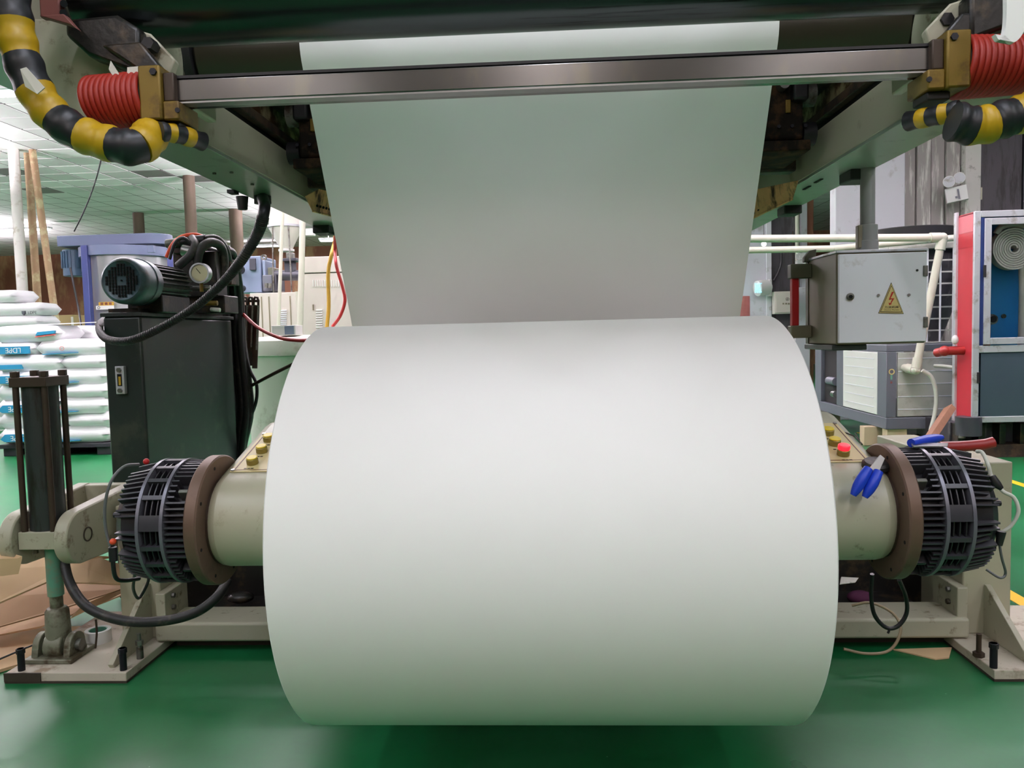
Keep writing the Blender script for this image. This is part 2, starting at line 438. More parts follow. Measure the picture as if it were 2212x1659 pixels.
TILE = .6
def ceiling_material():
    m = bpy.data.materials.new('ceiling_grid'); m.use_nodes = True; nt = m.node_tree; N = nt.nodes; L = nt.links; b = N['Principled BSDF']
    ge = N.new('ShaderNodeNewGeometry'); sx = N.new('ShaderNodeSeparateXYZ'); L.new(ge.outputs['Position'], sx.inputs[0])
    outs = []
    for k in (0, 1):
        d = N.new('ShaderNodeMath'); d.operation = 'DIVIDE'; L.new(sx.outputs[k], d.inputs[0]); d.inputs[1].default_value = TILE
        f = N.new('ShaderNodeMath'); f.operation = 'FRACT'; L.new(d.outputs[0], f.inputs[0])
        c = N.new('ShaderNodeMath'); c.operation = 'COMPARE'; L.new(f.outputs[0], c.inputs[0]); c.inputs[1].default_value = 0.0; c.inputs[2].default_value = .035
        outs.append(c)
    mx = N.new('ShaderNodeMath'); mx.operation = 'MAXIMUM'; L.new(outs[0].outputs[0], mx.inputs[0]); L.new(outs[1].outputs[0], mx.inputs[1])
    no = N.new('ShaderNodeTexNoise'); no.inputs['Scale'].default_value = .5; L.new(ge.outputs['Position'], no.inputs['Vector'])
    r = N.new('ShaderNodeValToRGB'); r.color_ramp.elements[0].color = lin((200, 200, 198)); r.color_ramp.elements[1].color = lin((226, 226, 224)); L.new(no.outputs['Fac'], r.inputs[0])
    mix = N.new('ShaderNodeMix'); mix.data_type = 'RGBA'; L.new(mx.outputs[0], mix.inputs[0]); L.new(r.outputs[0], mix.inputs[6]); mix.inputs[7].default_value = lin((60, 58, 56))
    L.new(mix.outputs[2], b.inputs['Base Color']); b.inputs['Roughness'].default_value = .6
    MATS['ceiling_grid'] = m
ceiling_material()
M('tile_light', (226, 226, 224), .55, var=.06, scale=3)
M('tile_mid', (200, 200, 198), .6, var=.1, scale=3)
M('tile_stain', (110, 106, 104), .7, var=.3, scale=4)
M('grid_dark', (58, 56, 54), .6)
ceil = struct(MB().box((-20, -8, CEIL), (10, 27, CEIL+.1)).build('ceiling', 'ceiling_grid', smooth=0))
ceil['label'] = 'suspended ceiling of square grey tiles in a dark grid'
grid_src = {}
base_tile = None
rr = random.Random(4)
X0, Y0 = -20.4, -8.4
for j in range(22, 41):
    for i in range(4, 34):
        cx, cy = X0+TILE*(i+.5), Y0+TILE*(j+.5)
        px = 1190+cx/cy*1681
        if not (-60 < px < 640) or cy < 5.5: continue
        k = rr.random()
        mt = 'tile_stain' if k < .05 else ('tile_mid' if k < .35 else 'tile_light')
        if mt not in grid_src:
            o = MB().box((cx-.283, cy-.283, CEIL-.012), (cx+.283, cy+.283, CEIL-.001)).build('ceiling_tile', mt, ceil, smooth=0)
            grid_src[mt] = (o, Vector((cx, cy, 0)))
        else:
            o, c0 = grid_src[mt]
            piece('ceiling_tile', o, Vector((cx, cy, 0))-c0+o.location, ceil)
# runner strips of the grid between the built tiles
for i in range(4, 34):
    x = X0+TILE*i
    if -14 < x < -2: MB().box((x-.012, 5.6, CEIL-.006), (x+.012, 16.2, CEIL+.001)).build('grid_runner', 'grid_dark', ceil, smooth=0)

def wall(name, mat, a, b, label):
    o = struct(MB().box(a, b).build(name, mat, smooth=0)); o['label'] = label; return o
wall('wall_back', 'wall_rust', (-20, 27, 0), (10, 27.2, CEIL), 'far rust-brown factory wall')
wall('wall_left', 'wall_rust', (-20.2, -8, 0), (-20, 27, CEIL), 'far left rust-brown wall')
wall('wall_front', 'wall_rust', (-20, -8.2, 0), (10, -8, CEIL), 'rust-brown wall behind the camera')
wr = wall('wall_right', 'wall_black', (9.8, -8, 0), (10, 27, CEIL), 'dark panelled wall on the right')
# partition of upright panels on the right, facing the camera
YP = 10.8
def ptx(px, Y=YP, py=500): return P(px, py, Y).x
wp = wall('wall_partition', 'wall_black', (ptx(2102), YP+.05, 0), (9.8, YP+.15, CEIL), 'dark stained sheet-metal partition behind the fire cabinet')
def panel(name, mat, x0, x1, y0, y1, par, label=None, z0=0.0, z1=CEIL-.02): return MB().box((x0, y0, z0), (x1, y1, z1)).build(name, mat, par, .01, label=label)
panel('wall_panel', 'wall_silver', ptx(1798), ptx(1946), YP-.12, YP+.1, wp, 'tall silver-white wall panel')
for k in range(4):
    a, b = 1946+k*31.2, 1946+(k+1)*31.2-2
    panel('wall_panel', 'wall_grey', ptx(a), ptx(b), YP-.02-.03*(k % 2), YP+.06, wp, 'grey streaked wall strip')
panel('wall_panel', 'wall_cream', ptx(2071), ptx(2104), YP-.16, YP+.1, wp, 'narrow pale column face')
for k in range(5):
    a = ptx(2106)+k*.62
    panel('wall_panel', 'wall_black' if k % 2 else 'wall_dark', a, a+.6, YP, YP+.06, wp, 'dark stained wall sheet')
# columns further back, left of the pendant box
YC = 13.2
wc = wall('wall_pillars', 'wall_dark', (ptx(1664, YC), YC, 0), (ptx(1712, YC), YC+.25, CEIL), 'dark pillar in the background right of the paper web')
panel('wall_panel', 'wall_silver', ptx(1560, YC), ptx(1652, YC), YC-.05, YC+.2, wc, 'pale panel beside the paper web')
panel('wall_panel', 'cab_grey', ptx(1652, YC), ptx(1664, YC), YC-.08, YC+.2, wc, 'grey pillar edge')
panel('wall_panel', 'wall_black', ptx(1721, YC), ptx(1728, YC), YC, YC+.2, wc)
panel('wall_panel', 'wall_silver', ptx(1728, YC), ptx(1742, YC), YC-.05, YC+.2, wc)
panel('wall_panel', 'wall_rust', ptx(1742, YC), ptx(1757, YC), YC-.02, YC+.2, wc, 'rust-brown pillar edge')
panel('wall_panel', 'wall_silver', ptx(1712, YC), ptx(1744, YC), YC-.14, YC-.05, wc, 'pale strip behind the pendant box', 0, P(1720, 622, YC).z)
x = ptx(1718, YC); MB().cyl((x, YC-.1, 0), (x, YC-.1, CEIL), .035, n=12).build('conduit', 'pvc', wc)
# floor paint
def strip(name, x0, x1, y0, y1, mat, label): tag(MB().box((x0, y0, 0), (x1, y1, .002)).build(name, mat, smooth=0), label, 'floor line')
strip('floor_line', 3.60, 3.67, 1.5, 9.4, 'floor_yellow', 'yellow floor line running far to the dryer on the right')
strip('floor_line', 2.07, 2.145, .5, 6.0, 'floor_yellow', 'yellow floor line just outside the right post')
strip('floor_line', 1.93, 1.97, .5, 3.33, 'floor_yellow', 'short yellow floor line against the right gusset')
strip('floor_line', 1.985, 2.03, .5, 3.25, 'floor_white', 'white floor line between two yellow ones at right')
strip('floor_line', 4.3, 6.5, 7.25, 7.31, 'bag_red', 'thin red floor line in front of the fire cabinet')

# ================================================================== PAPER ROLL AND WEB
RX, RY, RZ, RR, HW = -.024, 2.213, .749, .555, .625
ph = .5475
T1 = Vector((RX, RY+RR*math.cos(ph), RZ+RR*math.sin(ph))); D1 = Vector((0, -math.sin(ph), math.cos(ph)))
s2 = (2.0-T1.z)/D1.z
T2 = T1 + D1*s2                                          # where the web meets the guide drum
GR = .12
GC = T2 + Vector((0, math.cos(ph), math.sin(ph)))*GR     # drum centre
roll = thing('paper_roll', 'huge white paper roll filling the middle of the frame, its web rising overhead', 'paper roll', (RX, RY, RZ-RR))
prof = [(-HW, .05), (-HW, RR-.006), (-HW+.004, RR-.001), (-HW+.012, RR), (HW-.012, RR), (HW-.004, RR-.001), (HW, RR-.006), (HW, .05)]
MB().lathe((RX, RY, RZ), 'x', prof, n=160, closed=True).build('roll_body', 'paper', roll, smooth=30)
MB().lathe((RX, RY, RZ), 'x', [(-HW-.004, .038), (-HW-.004, .05), (HW+.004, .05), (HW+.004, .038)], n=40, closed=True).build('core', 'core_card', roll)
# web: tangent sheet, then wrapped over the drum and away
path = [T1 + D1*(s2*i/24) for i in range(25)]
for i in range(1, 22):
    a = ph + PI + .0 - i*.11
    path.append(GC + Vector((0, math.cos(a), math.sin(a)))*(GR+.0004))
last = path[-1]; path += [last + Vector((0, .9*i, .05*i)) for i in (1, 2)]
mb = MB(); th = .0006
for sgn in (0, 1):
    pass
vs = []
for k, p in enumerate(path):
    t = (path[min(k+1, len(path)-1)]-path[max(k-1, 0)]).normalized(); nn = Vector((0, -t.z, t.y))*th
    for q, xx in ((p, -HW), (p, HW), (p+nn, HW), (p+nn, -HW)): vs.append((RX+xx, q.y, q.z))
n = len(path); fs = []
for k in range(n-1):
    for e in range(4): fs.append((4*k+e, 4*k+(e+1) % 4, 4*k+4+(e+1) % 4, 4*k+4+e))
fs += [(3, 2, 1, 0), (4*n-4, 4*n-3, 4*n-2, 4*n-1)]
mb.add(vs, fs).build('paper_web', 'paper', roll, smooth=60, label='paper web stretched from the roll up to the drum')

# ================================================================== OVERHEAD FRAME
BI, BO, BZ = 1.09, 1.29, 1.89                            # beams: inner, outer face, underside
for s, nm in ((-1, 'left'), (1, 'right')):
    b = thing('overhead_beam', 'pale green steel beam running back overhead on the %s' % nm, 'steel beam', (s*1.19, 3.3, BZ))
    x0, x1 = s*BI, s*BO
    MB().box((x0, 1.2, BZ+.012), (x1, 5.4, BZ+.17)).build('beam_body', 'cream', b, .004)
    MB().box((x0, 1.2, BZ), (s*(BO+.004), 5.4, BZ+.012)).build('bottom_plate', 'beam_green', b, .002)
    MB().box((s*(BI+.02), 1.2, BZ+.17), (s*(BI+.10), 5.4, BZ+.24)).build('shade_strip', 'mount_black', b)  # black strip stands in for the shade inside the channel
    MB().box((s*(BI-.01), 1.3, BZ+.20), (s*(BI+.05), 5.4, BZ+.235)).build('lower_rail', 'dark_rust', b, .004)
    MB().box((s*(BI+.03), 1.3, BZ+.235), (s*(BI+.12), 5.4, BZ+.33)).build('rusty_web', 'cream_rust', b)
    MB().box((s*(BI-.035), 1.3, BZ+.33), (s*(BI+.05), 5.4, BZ+.365)).build('upper_rail', 'dark_rust', b, .004)
    MB().box((s*(BI+.01), 1.3, BZ+.365), (s*(BI+.12), 5.4, BZ+.62)).build('upper_plate', 'cream_worn', b)
    MB().box((s*(BI+.10), 1.2, BZ+.17), (s*BO, 5.4, BZ+.64)).build('outer_plate', 'cream', b)
    MB().box((s*(BI-.05), 1.3, BZ+.62), (s*BO, 5.4, BZ+.7)).build('top_flange', 'dark_rust', b)
    # rear cross plate on which everything hangs
    for (yy, w) in ((3.16, .0), (4.1, 0)):
        pass
    if s < 0:
        for q in (F(463, 373, BZ), F(500, 371, BZ), F(545, 397, BZ)): MB().cyl(q-Vector((0, 0, .006)), q, .007, n=10).build('rivet', 'steel_dull', b)
        q = F(523, 425, BZ); MB().cyl(q-Vector((0, 0, .055)), q, .02, .026, n=16).build('cable_gland', 'mount_black', b)
        q = F(503, 412, BZ); MB().obox(q-Vector((0, 0, .006)), (.03, .05, .014)).build('clip', 'mount_black', b)
    else:
        for q in (F(1768, 390, BZ), F(1743, 405, BZ)): MB().obox(q-Vector((0, 0, .0015)), (.012, .085, .004)).build('slot', 'void', b)
        q = F(1605, 468, BZ)
    for px, py in (((690, 490),) if s < 0 else ((1690, 448), (1888, 370))):
        q = F(px, py, BZ); q.x = s*(BO-.045)
        MB().obox(q-Vector((0, 0, .02)), (.09, .13, .045)).build('rubber_mount', 'mount_black', b, .006)

for s, nm in ((-1, 'left'), (1, 'right')):
    # slitting carriage on the inner rail and its copper guard
    t = thing('rail_carriage', 'oily black carriage on the inner rail at the %s edge of the web' % nm, 'carriage', (s*.95, 3.15, BZ+.06))
    MB().box((s*.80, 3.1, BZ+.10), (s*.985, 3.34, BZ+.38)).build('housing', 'grease', t, .012)
    MB().box((s*.935, 3.06, BZ+.24), (s*.995, 3.12, BZ+.40)).build('latch_block', 'black_metal', t, .01)
    MB().box((s*.80, 3.05, BZ+.40), (s*.95, 3.3, BZ+.43)).build('top_plate', 'dark_rust', t, .004)
    MB().box((s*.87, 3.09, BZ+.44), (s*.94, 3.2, BZ+.62)).build('upright', 'steel_dull', t, .01)
    MB().box((s*.955, 3.2, BZ+.38), (s*1.04, 3.3, BZ+.66)).build('rusty_upright', 'dark_rust', t, .006)
    MB().cyl((s*.905, 3.08, BZ+.56), (s*.905, 3.12, BZ+.56), .024, n=20).build('bearing', 'black_metal', t)
    MB().cyl((s*.905, 3.075, BZ+.49), (s*.905, 3.12, BZ+.49), .02, n=20).build('bearing', 'black_metal', t)
    MB().cyl((s*.99, 3.15, BZ+.28), (s*1.04, 3.15, BZ+.28), .045, n=20).build('roller_wheel', 'steel_dull', t)
    MB().cyl((s*.99, 3.15, BZ+.13), (s*1.04, 3.15, BZ+.13), .045, n=20).build('roller_wheel', 'black_metal', t)
    MB().box((s*.915, 3.092, BZ+.2), (s*.935, 3.1, BZ+.25)).build('plug', 'brass', t, .003)
    MB().box((s*.80, 3.06, BZ+.05), (s*1.0, 3.4, BZ+.09)).build('base_plate', 'grease', t, .006)
    MB().cyl((s*.9, 3.05, BZ+.3), (s*.9, 3.1, BZ+.3), .02, n=14).build('knob', 'steel', t)
    for k in range(3): MB().cyl((s*(.89+.05*k), 3.092, BZ+.15), (s*(.89+.05*k), 3.1, BZ+.15), .007, n=8).build('bolt', 'bolt_black', t)
    g = thing('copper_guard', 'shiny copper guard plate slung under the rails at the %s of the web' % nm, 'guard plate', (s*.9, 3.5, BZ))
    c0 = (1637, 1718, 1712, 1625) if s > 0 else None
    c4 = [P(1620, 474, 3.62), P(1712, 430, 3.42), P(1724, 390, 3.36), P(1630, 410, 3.56)] if s > 0 else [P(660, 424, 3.42), P(676, 456, 3.48), P(730, 470, 3.66), P(720, 392, 3.56)]
    MB().slab(c4, .004).build('plate', 'copper', g)
    lo_a, lo_b = (c4[0], c4[1]) if s > 0 else (c4[2], c4[1])
    MB().cyl(lo_a, lo_b, .005, n=8).build('folded_edge', 'copper', g)
    n_ = (c4[1]-c4[0]).cross(c4[2]-c4[0]).normalized()*(-1 if (c4[1]-c4[0]).cross(c4[2]-c4[0]).y > 0 else 1)
    for k in range(7):
        q = lo_a.lerp(lo_b, .08+.12*k)+(c4[3]-c4[0] if s > 0 else c4[3]-c4[2])*.18
        MB().cyl(q-n_*.002, q+n_*.003, .006, n=8).build('hole', 'void', g)
    MB().box((s*.86, 3.46, BZ+.05), (s*1.07, 3.54, BZ+.14)).build('bracket', 'dark_rust', g, .01)

dk = thing('light_block_deck', 'added unseen deck plate across the two overhead beams, blocking light from behind', 'deck', (0, 3.7, BZ+.7))  # unseen deck added to keep rear lamp light off roll and web
MB().box((-1.29, 2.36, BZ+.70), (1.29, 5.4, BZ+.72)).build('deck_plate', 'dark_rust', dk)
for k in range(5): MB().box((-1.2, 2.5+.65*k, BZ+.62), (1.2, 2.56+.65*k, BZ+.70)).build('stiffener', 'oily_black', dk)
MB().box((-1.09, 4.3, BZ+.06), (1.09, 4.33, BZ+.7)).build('rear_light_block', 'dark_rust', dk)  # hidden sheet added to stop rear lamps lighting the beam insides
MB().box((-1.2, 4.6, BZ+.72), (1.2, 5.3, BZ+1.6)).build('gear_housing', 'cream', dk, .02)
cb = thing('cross_member', 'dark greasy cross member behind the paper web between the beams', 'cross member', (0, 3.5, BZ+.42))
MB().box((-1.05, 3.36, BZ+.44), (1.05, 3.52, BZ+.62)).build('girder', 'oily_black', cb, .01)
MB().cyl((-1.05, 3.7, BZ+.3), (1.05, 3.7, BZ+.3), .06, n=24).build('shaft', 'roller_dark', cb)

# ================================================================== GUIDE DRUM, FRONT ROLLER, CHROME BAR
gd = thing('guide_drum', 'dark olive guide drum carrying the paper web overhead', 'roller', (RX, GC.y, GC.z-GR))
MB().lathe((0, GC.y, GC.z), 'x', [(-.94, .03), (-.94, GR-.006), (-.934, GR), (.934, GR), (.94, GR-.006), (.94, .03)], n=72, closed=True).build('drum', 'roller_dark', gd)
for s in (-1, 1):
    MB().cyl((s*.94, GC.y, GC.z), (s*1.1, GC.y, GC.z), .03, n=20).build('journal', 'steel_dull', gd)
    MB().lathe((s*.958, GC.y, GC.z), 'x', [(-.012, .03), (-.012, GR+.006), (.012, GR+.006), (.012, .03)], n=48, closed=True).build('end_collar', 'mount_black', gd)
    MB().box((s*1.0, GC.y-.16, GC.z-.13), (s*1.03, GC.y+.16, GC.z+.35)).build('bearing_plate', 'cream', gd, .006)

FY, FR = 1.72, .095
za = P(645, 92, FY); e = math.atan2(za.z-CAM_H, FY); fz = za.z + FR/math.cos(e)
fl, fr = P(188, 38, FY).x, P(2062, 8, FY).x
fr_t = thing('front_roller', 'oily dark steel roller crossing the top of the frame', 'roller', (0, FY, fz-FR))
MB().lathe((0, FY, fz), 'x', [(fl, .03), (fl, FR-.01), (fl+.01, FR), (fr-.01, FR), (fr, FR-.01), (fr, .03)], n=72, closed=True).build('roller_body', 'roller_steel', fr_t)
for s, xx in ((-1, fl), (1, fr)):
    MB().cyl((xx, FY, fz), (xx+s*.1, FY, fz), .028, n=20).build('journal', 'steel_dull', fr_t)

BY = 1.55
p0, p1 = P(392, 196, BY), P(1996, 143, BY)
bz = (p0.z+p1.z)/2
bar = thing('chrome_bar', 'polished square steel bar stretched across in front of the web', 'steel bar', ((p0.x+p1.x)/2, BY, bz-.03))
MB().box((p0.x-.02, BY-.026, bz-.024), (p1.x+.02, BY+.026, bz+.022)).build('tube', 'chrome', bar, .004)
MB().box((p0.x-.02, BY-.027, bz-.0265), (p1.x+.02, BY+.0, bz-.0235)).build('lower_strip', 'steel', bar)
MB().box((p0.x-.02, BY-.0265, bz+.0215), (p1.x+.02, BY+.026, bz+.027)).build('upper_strip', 'black_metal', bar)
for s, xx in ((-1, p0.x), (1, p1.x)):
    c = thing('bar_clamp', 'brass coloured clamp block at the %s end of the chrome bar' % ('left' if s < 0 else 'right'), 'clamp', (xx+s*.04, BY, bz-.07))
    MB().box((xx+s*.018, BY-.05, bz-.062), (xx+s*.062, BY+.05, bz+.042)).build('block', 'brass', c, .004)
    MB().box((xx-s*.014, BY-.045, bz-.062), (xx+s*.018, BY+.04, bz-.026)).build('lip', 'brass', c, .003)
    MB().box((xx-s*.004, BY-.04, bz-.026), (xx+s*.018, BY+.04, bz+.03)).build('jaw', 'cyl_brown', c, .003)
    MB().cyl((xx+s*.03, BY-.054, bz+.028), (xx+s*.03, BY-.05, bz+.028), .007, n=6).build('screw', 'bolt_black', c)
    MB().cyl((xx-s*.012, BY-.048, bz-.045), (xx-s*.012, BY-.045, bz-.045), .005, n=10).build('screw', 'bolt_black', c)
    MB().box((xx-s*.008, BY-.03, bz-.078), (xx+s*.035, BY+.03, bz-.062)).build('bottom_pad', 'mount_black', c, .003)
    MB().cyl((xx+s*.062, BY, bz-.01), (xx+s*.17, BY, bz-.01), .04, n=24).build('spindle', 'steel_dull', c)
    # red hose wound around the spindle: one ring per turn
    h = thing('red_hose_coil', 'red hose wound tightly beside the %s brass clamp' % ('left' if s < 0 else 'right'), 'hose', (xx+s*.11, BY, bz-.07))
    for k in range(11 if s < 0 else 14):
        x = xx+s*(.068+.0098*k); rad = .052-.0004*k
        tilt = s*.12
        ringp = [Vector((x+math.sin(a)*.05*tilt-.003*k*s*math.cos(a)*.4, BY+math.cos(a)*rad, bz-.012+math.sin(a)*rad)) for a in [2*PI*i/36 for i in range(36)]]
        MB().tube(ringp, .0064, n=8, closed=True).build('hose_turn', 'red_hose', h, smooth=60)

# ---- taped hazard pipes around the bar ends
def hazard(name, label, pts, r, bands):
    pth = smooth(pts, 14); t = thing(name, label, 'taped pipe', pth[0])
    n = len(pth); step = (n-1)/bands
    for k in range(bands):
        a, b = int(round(k*step)), int(round((k+1)*step))
        seg = pth[a:b+1]
        rr_ = [r*(1+.05*math.sin(7*(a+i))) for i in range(len(seg))]
        MB().tube(seg, rr_, n=16).build('tape_band', 'tape_black' if k % 2 == 0 else 'tape_yellow', t, smooth=60)
    return t
HY = 1.47
hz = hazard('hazard_pipe', 'thick drooping pipe wrapped in yellow and black tape, upper left', [P(20, -30, HY), P(32, 60, HY), P(52, 140, HY), P(92, 222, HY), P(150, 276, HY), P(222, 306, HY), P(290, 318, HY), P(322, 296, HY+.04), P(330, 268, HY+.1)], .034, 9)
pl = P(75, 170, HY-.036)
MB().slab([P(45, 150, 1.425), P(58, 146, 1.425), P(98, 190, 1.42), P(82, 204, 1.42), P(56, 188, 1.425)], .002).build('torn_tape', 'scrap_white', hz)
hazard('hazard_tube', 'short tube end in yellow and black tape under the left clamp', [P(345, 284, 1.5), P(385, 290, 1.53), P(438, 306, 1.58)], .0185, 5)
hazard('hazard_pipe', 'thick pipe in yellow and black tape drooping at the right edge', [P(2058, 262, HY), P(2110, 272, HY), P(2165, 258, HY), P(2225, 238, HY), P(2290, 190, HY)], .034, 5)
hazard('hazard_tube', 'short tube end in yellow and black tape under the right clamp', [P(2072, 238, 1.5), P(2020, 250, 1.53), P(1962, 262, 1.58)], .0185, 5)

# ---- bracket clusters at both ends
for s, nm in ((-1, 'left'), (1, 'right')):
    def q(px, py, Y): return P(px, py, Y) if s < 0 else P(2*1190-px-14, py-52, Y)
    t = thing('roller_bracket', 'greasy bracket cluster holding roller and bar, upper %s corner' % nm, 'bracket', q(220, 150, 1.62))
    MB().slab([q(70, 40, 1.66), q(90, 175, 1.66), q(150, 258, 1.66), q(250, 262, 1.66), q(260, 150, 1.66), q(200, 40, 1.66)], .03).build('side_plate', 'cream_worn', t, .004)
    MB().slab([q(140, 40, 1.60), q(140, 75, 1.60), q(190, 120, 1.60), q(300, 160, 1.60), q(300, 60, 1.60), q(250, 30, 1.60)], .05).build('swing_arm', 'oily_black', t, .008)
    MB().slab([q(285, 60, 1.63), q(285, 105, 1.63), q(365, 165, 1.64), q(378, 128, 1.64), q(325, 72, 1.63)], .03).build('link_plate', 'cream_worn', t, .004)
    MB().slab([q(215, 96, 1.58), q(310, 160, 1.58), q(352, 150, 1.58), q(300, 88, 1.58)], .025).build('dark_link', 'oily_black', t, .006)
    MB().box(q(95, -25, 1.60), q(130, 36, 1.58)).build('brown_block', 'rust_red', t, .004)
    MB().slab([q(97, 42, 1.585), q(165, 62, 1.585), q(178, 70, 1.585), q(150, 38, 1.585)], .02).build('brown_lip', 'rust_red', t, .003)
    for px, py in ((138, 8), (137, 28)): MB().cyl(q(px, py, 1.57), q(px, py, 1.60), .007, n=10).build('bolt', 'bolt_black', t)
    c = q(318, 92, 1.6); MB().cyl(c, c+Vector((0, .03, 0)), .013, n=6).build('nut', 'black_metal', t)
    MB().box(q(60, -40, 1.72), q(300, 40, 1.69)).build('back_plate', 'oily_black', t, .006)
    c = q(338, 108, 1.8)
    MB().lathe(c, 'x', [(-.012, .02), (-.012, .105), (.012, .105), (.012, .02)], n=48, closed=True).build('bearing_disc', 'cream_worn', t)
    if s < 0:
        MB().slab([q(240, 132, 1.52), q(268, 176, 1.52), q(252, 178, 1.52), q(236, 150, 1.52)], .002).build('paper_scrap', 'scrap_white', t)
        MB().slab([q(276, 146, 1.52), q(308, 143, 1.52), q(308, 172, 1.52), q(275, 176, 1.52)], .002).build('paper_scrap', 'scrap_white', t)
    else:
        MB().slab([q(236, 140, 1.52), q(232, 170, 1.52), q(210, 172, 1.52), q(214, 128, 1.52)], .002).build('paper_scrap', 'scrap_white', t)
# bright curled strip at the top right corner
pts = smooth([P(2196, -20, 1.42), P(2192, 40, 1.42), P(2184, 72, 1.42), P(2170, 88, 1.42), P(2157, 76, 1.42)], 8)
mb = MB(); vs = []
for k, p in enumerate(pts):
    w = .022*(1-.55*k/(len(pts)-1))
    for dy, dx in ((-.02, -w), (-.02, w), (.02, w), (.02, -w)): vs.append(p+Vector((dx*.9, dy*.3, -abs(dx)*.4 if dx > 0 else 0)))
n = len(pts); fs = []
for k in range(n-1):
    for e in range(4): fs.append((4*k+e, 4*k+(e+1) % 4, 4*k+4+(e+1) % 4, 4*k+4+e))
fs += [(3, 2, 1, 0), (4*n-4, 4*n-3, 4*n-2, 4*n-1)]
tag(mb.add(vs, fs).build('curled_strip', 'paper', smooth=60), 'bright white curled strip dangling in the upper right corner', 'paper strip')

# ================================================================== REEL BRAKES
OX = {-1: -.040, 1: -.020}
def brake(s, nm):
    ox = OX[s]
    t = thing('reel_brake', 'black finned reel brake with brown flange on the %s of the paper roll' % nm, 'brake', (s*1.05+ox, RY, RZ-.19))
    c = Vector((ox, RY, RZ))
    MB().lathe(c, 'x', [(s*.932, .09), (s*.932, .184), (s*.936, .188), (s*.964, .188), (s*.968, .184), (s*.968, .09)], n=72, closed=True).build('flange_disc', 'flange_brown', t)
    for k in range(8):
        a = 2*PI*k/8+.3
        q = Vector((s*.931+ox, RY+.165*math.cos(a), RZ+.165*math.sin(a)))
        MB().cyl(q, q+Vector((s*.004, 0, 0)), .005, n=10).build('bolt_hole', 'void', t)
    MB().lathe(c, 'x', [(s*.968, .04), (s*.968, .142), (s*1.165, .142), (s*1.19, .12), (s*1.2, .05), (s*1.2, .0)], n=48).build('housing', 'brake_black', t)
    # band with windows
    xa, xb = 1.028, 1.104
    for x0, x1, ro in ((xa, xa+.009, .181), (xb-.009, xb, .181)):
        MB().lathe(c, 'x', [(s*x0, .144), (s*x0, ro), (s*x1, ro), (s*x1, .144)], n=72, closed=True).build('band_rim', 'rim_highlight', t)
    wins = [78, 60, 42, 24, -4, -22, -40, -58, -78, -100, -130, -160, 170, 140, 110]
    spans = sorted(wins)
    hw = 7.0
    def arcseg(a0, a1, x0, x1, r0, r1, n=4):
        mb = MB(); vs = []
        for i in range(n+1):
            a = math.radians(a0+(a1-a0)*i/n); d = Vector((0, -math.cos(a), math.sin(a)))
            for xx, r in ((x0, r0), (x1, r0), (x1, r1), (x0, r1)): vs.append(c+d*r+Vector((s*xx, 0, 0)))
        fs = [(3, 2, 1, 0), (4*n, 4*n+1, 4*n+2, 4*n+3)]
        for i in range(n):
            for e in range(4): fs.append((4*i+e, 4*i+(e+1) % 4, 4*i+4+(e+1) % 4, 4*i+4+e))
        return mb.add(vs, fs)
    for i, w in enumerate(spans):
        nx = spans[(i+1) % len(spans)]+(360 if i == len(spans)-1 else 0)
        arcseg(w+hw, nx-hw, xa+.009, xb-.009, .144, .179, 6).build('band_bridge', 'brake_fin', t)
        for k in range(3):
            xx = xa+.022+.016*k
            arcseg(w-hw, w+hw, xx-.0016, xx+.0016, .144, .172, 3).build('window_rib', 'brake_black', t)
        arcseg(w-hw, w+hw, xa+.009, xb-.009, .1425, .1435, 3).build('window_floor', 'void', t)
    # cooling fins, one object each, sharing meshes; shorter where the flange pockets are
    def fin_mesh(x0, x1, r1, taper):
        mb = MB()
        vs = []
        for sy in (-.0034, .0034):
            vs += [(s*x0+ox-ORG[t].x, sy, .138), (s*x1+ox-ORG[t].x, sy, .138), (s*x1+ox-ORG[t].x, sy*.7, r1-taper), (s*x0+ox-ORG[t].x, sy*.7, r1)]
        mb.add(vs, [(0,1,2,3),(7,6,5,4),(0,4,5,1),(1,5,6,2),(2,6,7,3),(3,7,4,0)])
        me = bpy.data.meshes.new('fin'); me.from_pydata([tuple(v) for v in mb.v], [], mb.f); me.materials.append(MATS['brake_fin'])
        import bmesh
        b = bmesh.new(); b.from_mesh(me); bmesh.ops.recalc_face_normals(b, faces=b.faces); b.to_mesh(me); b.free()
        return me
    long_, short_, outer = fin_mesh(.97, xa, .176, 0), fin_mesh(1.006, xa, .176, 0), fin_mesh(xb, 1.172, .176, .014)
    outer_s = fin_mesh(xb, 1.155, .174, .02)
    for k in range(64):
        th = 360*k/64                                    # angle from the top, towards the viewer
        front = 90-th                                     # elevation on the viewer side
        e = (front+180) % 360-180
        pocket = (30 < e < 52) or (-62 < e < -24) or (96 < e < 130) or (-150 < e < -112)
        for me in ((short_ if pocket else long_), (outer_s if (k % 16) in (2, 3, 11) else outer)):
            if me is outer and 3 < e < 13: continue
            o = bpy.data.objects.new('fin', me); COL.objects.link(o); o.parent = t
            o.location = (0, 0, RZ-ORG[t].z); o.rotation_euler = (math.radians(th), 0, 0); ORG[o] = ORG[t]
    for k in range(6):                                    # studs on the outer end
        a = 2*PI*k/6+.35; q = Vector((s*1.165+ox, RY-.125*math.cos(a), RZ+.125*math.sin(a)))
        MB().cyl(q, q+Vector((s*.03, 0, 0)), .008, n=10).build('stud', 'brake_black', t)
    for e in (38, -40):
        a = math.radians(e); q = Vector((s*.985+ox, RY-.15*math.cos(a), RZ+.15*math.sin(a)))
        MB().obox(q, (.03, .012, .05), (a, 0, 0)).build('pocket_block', 'steel_dull' if e > 0 else 'brake_black', t, .003)
    return t
bl = brake(-1, 'left')
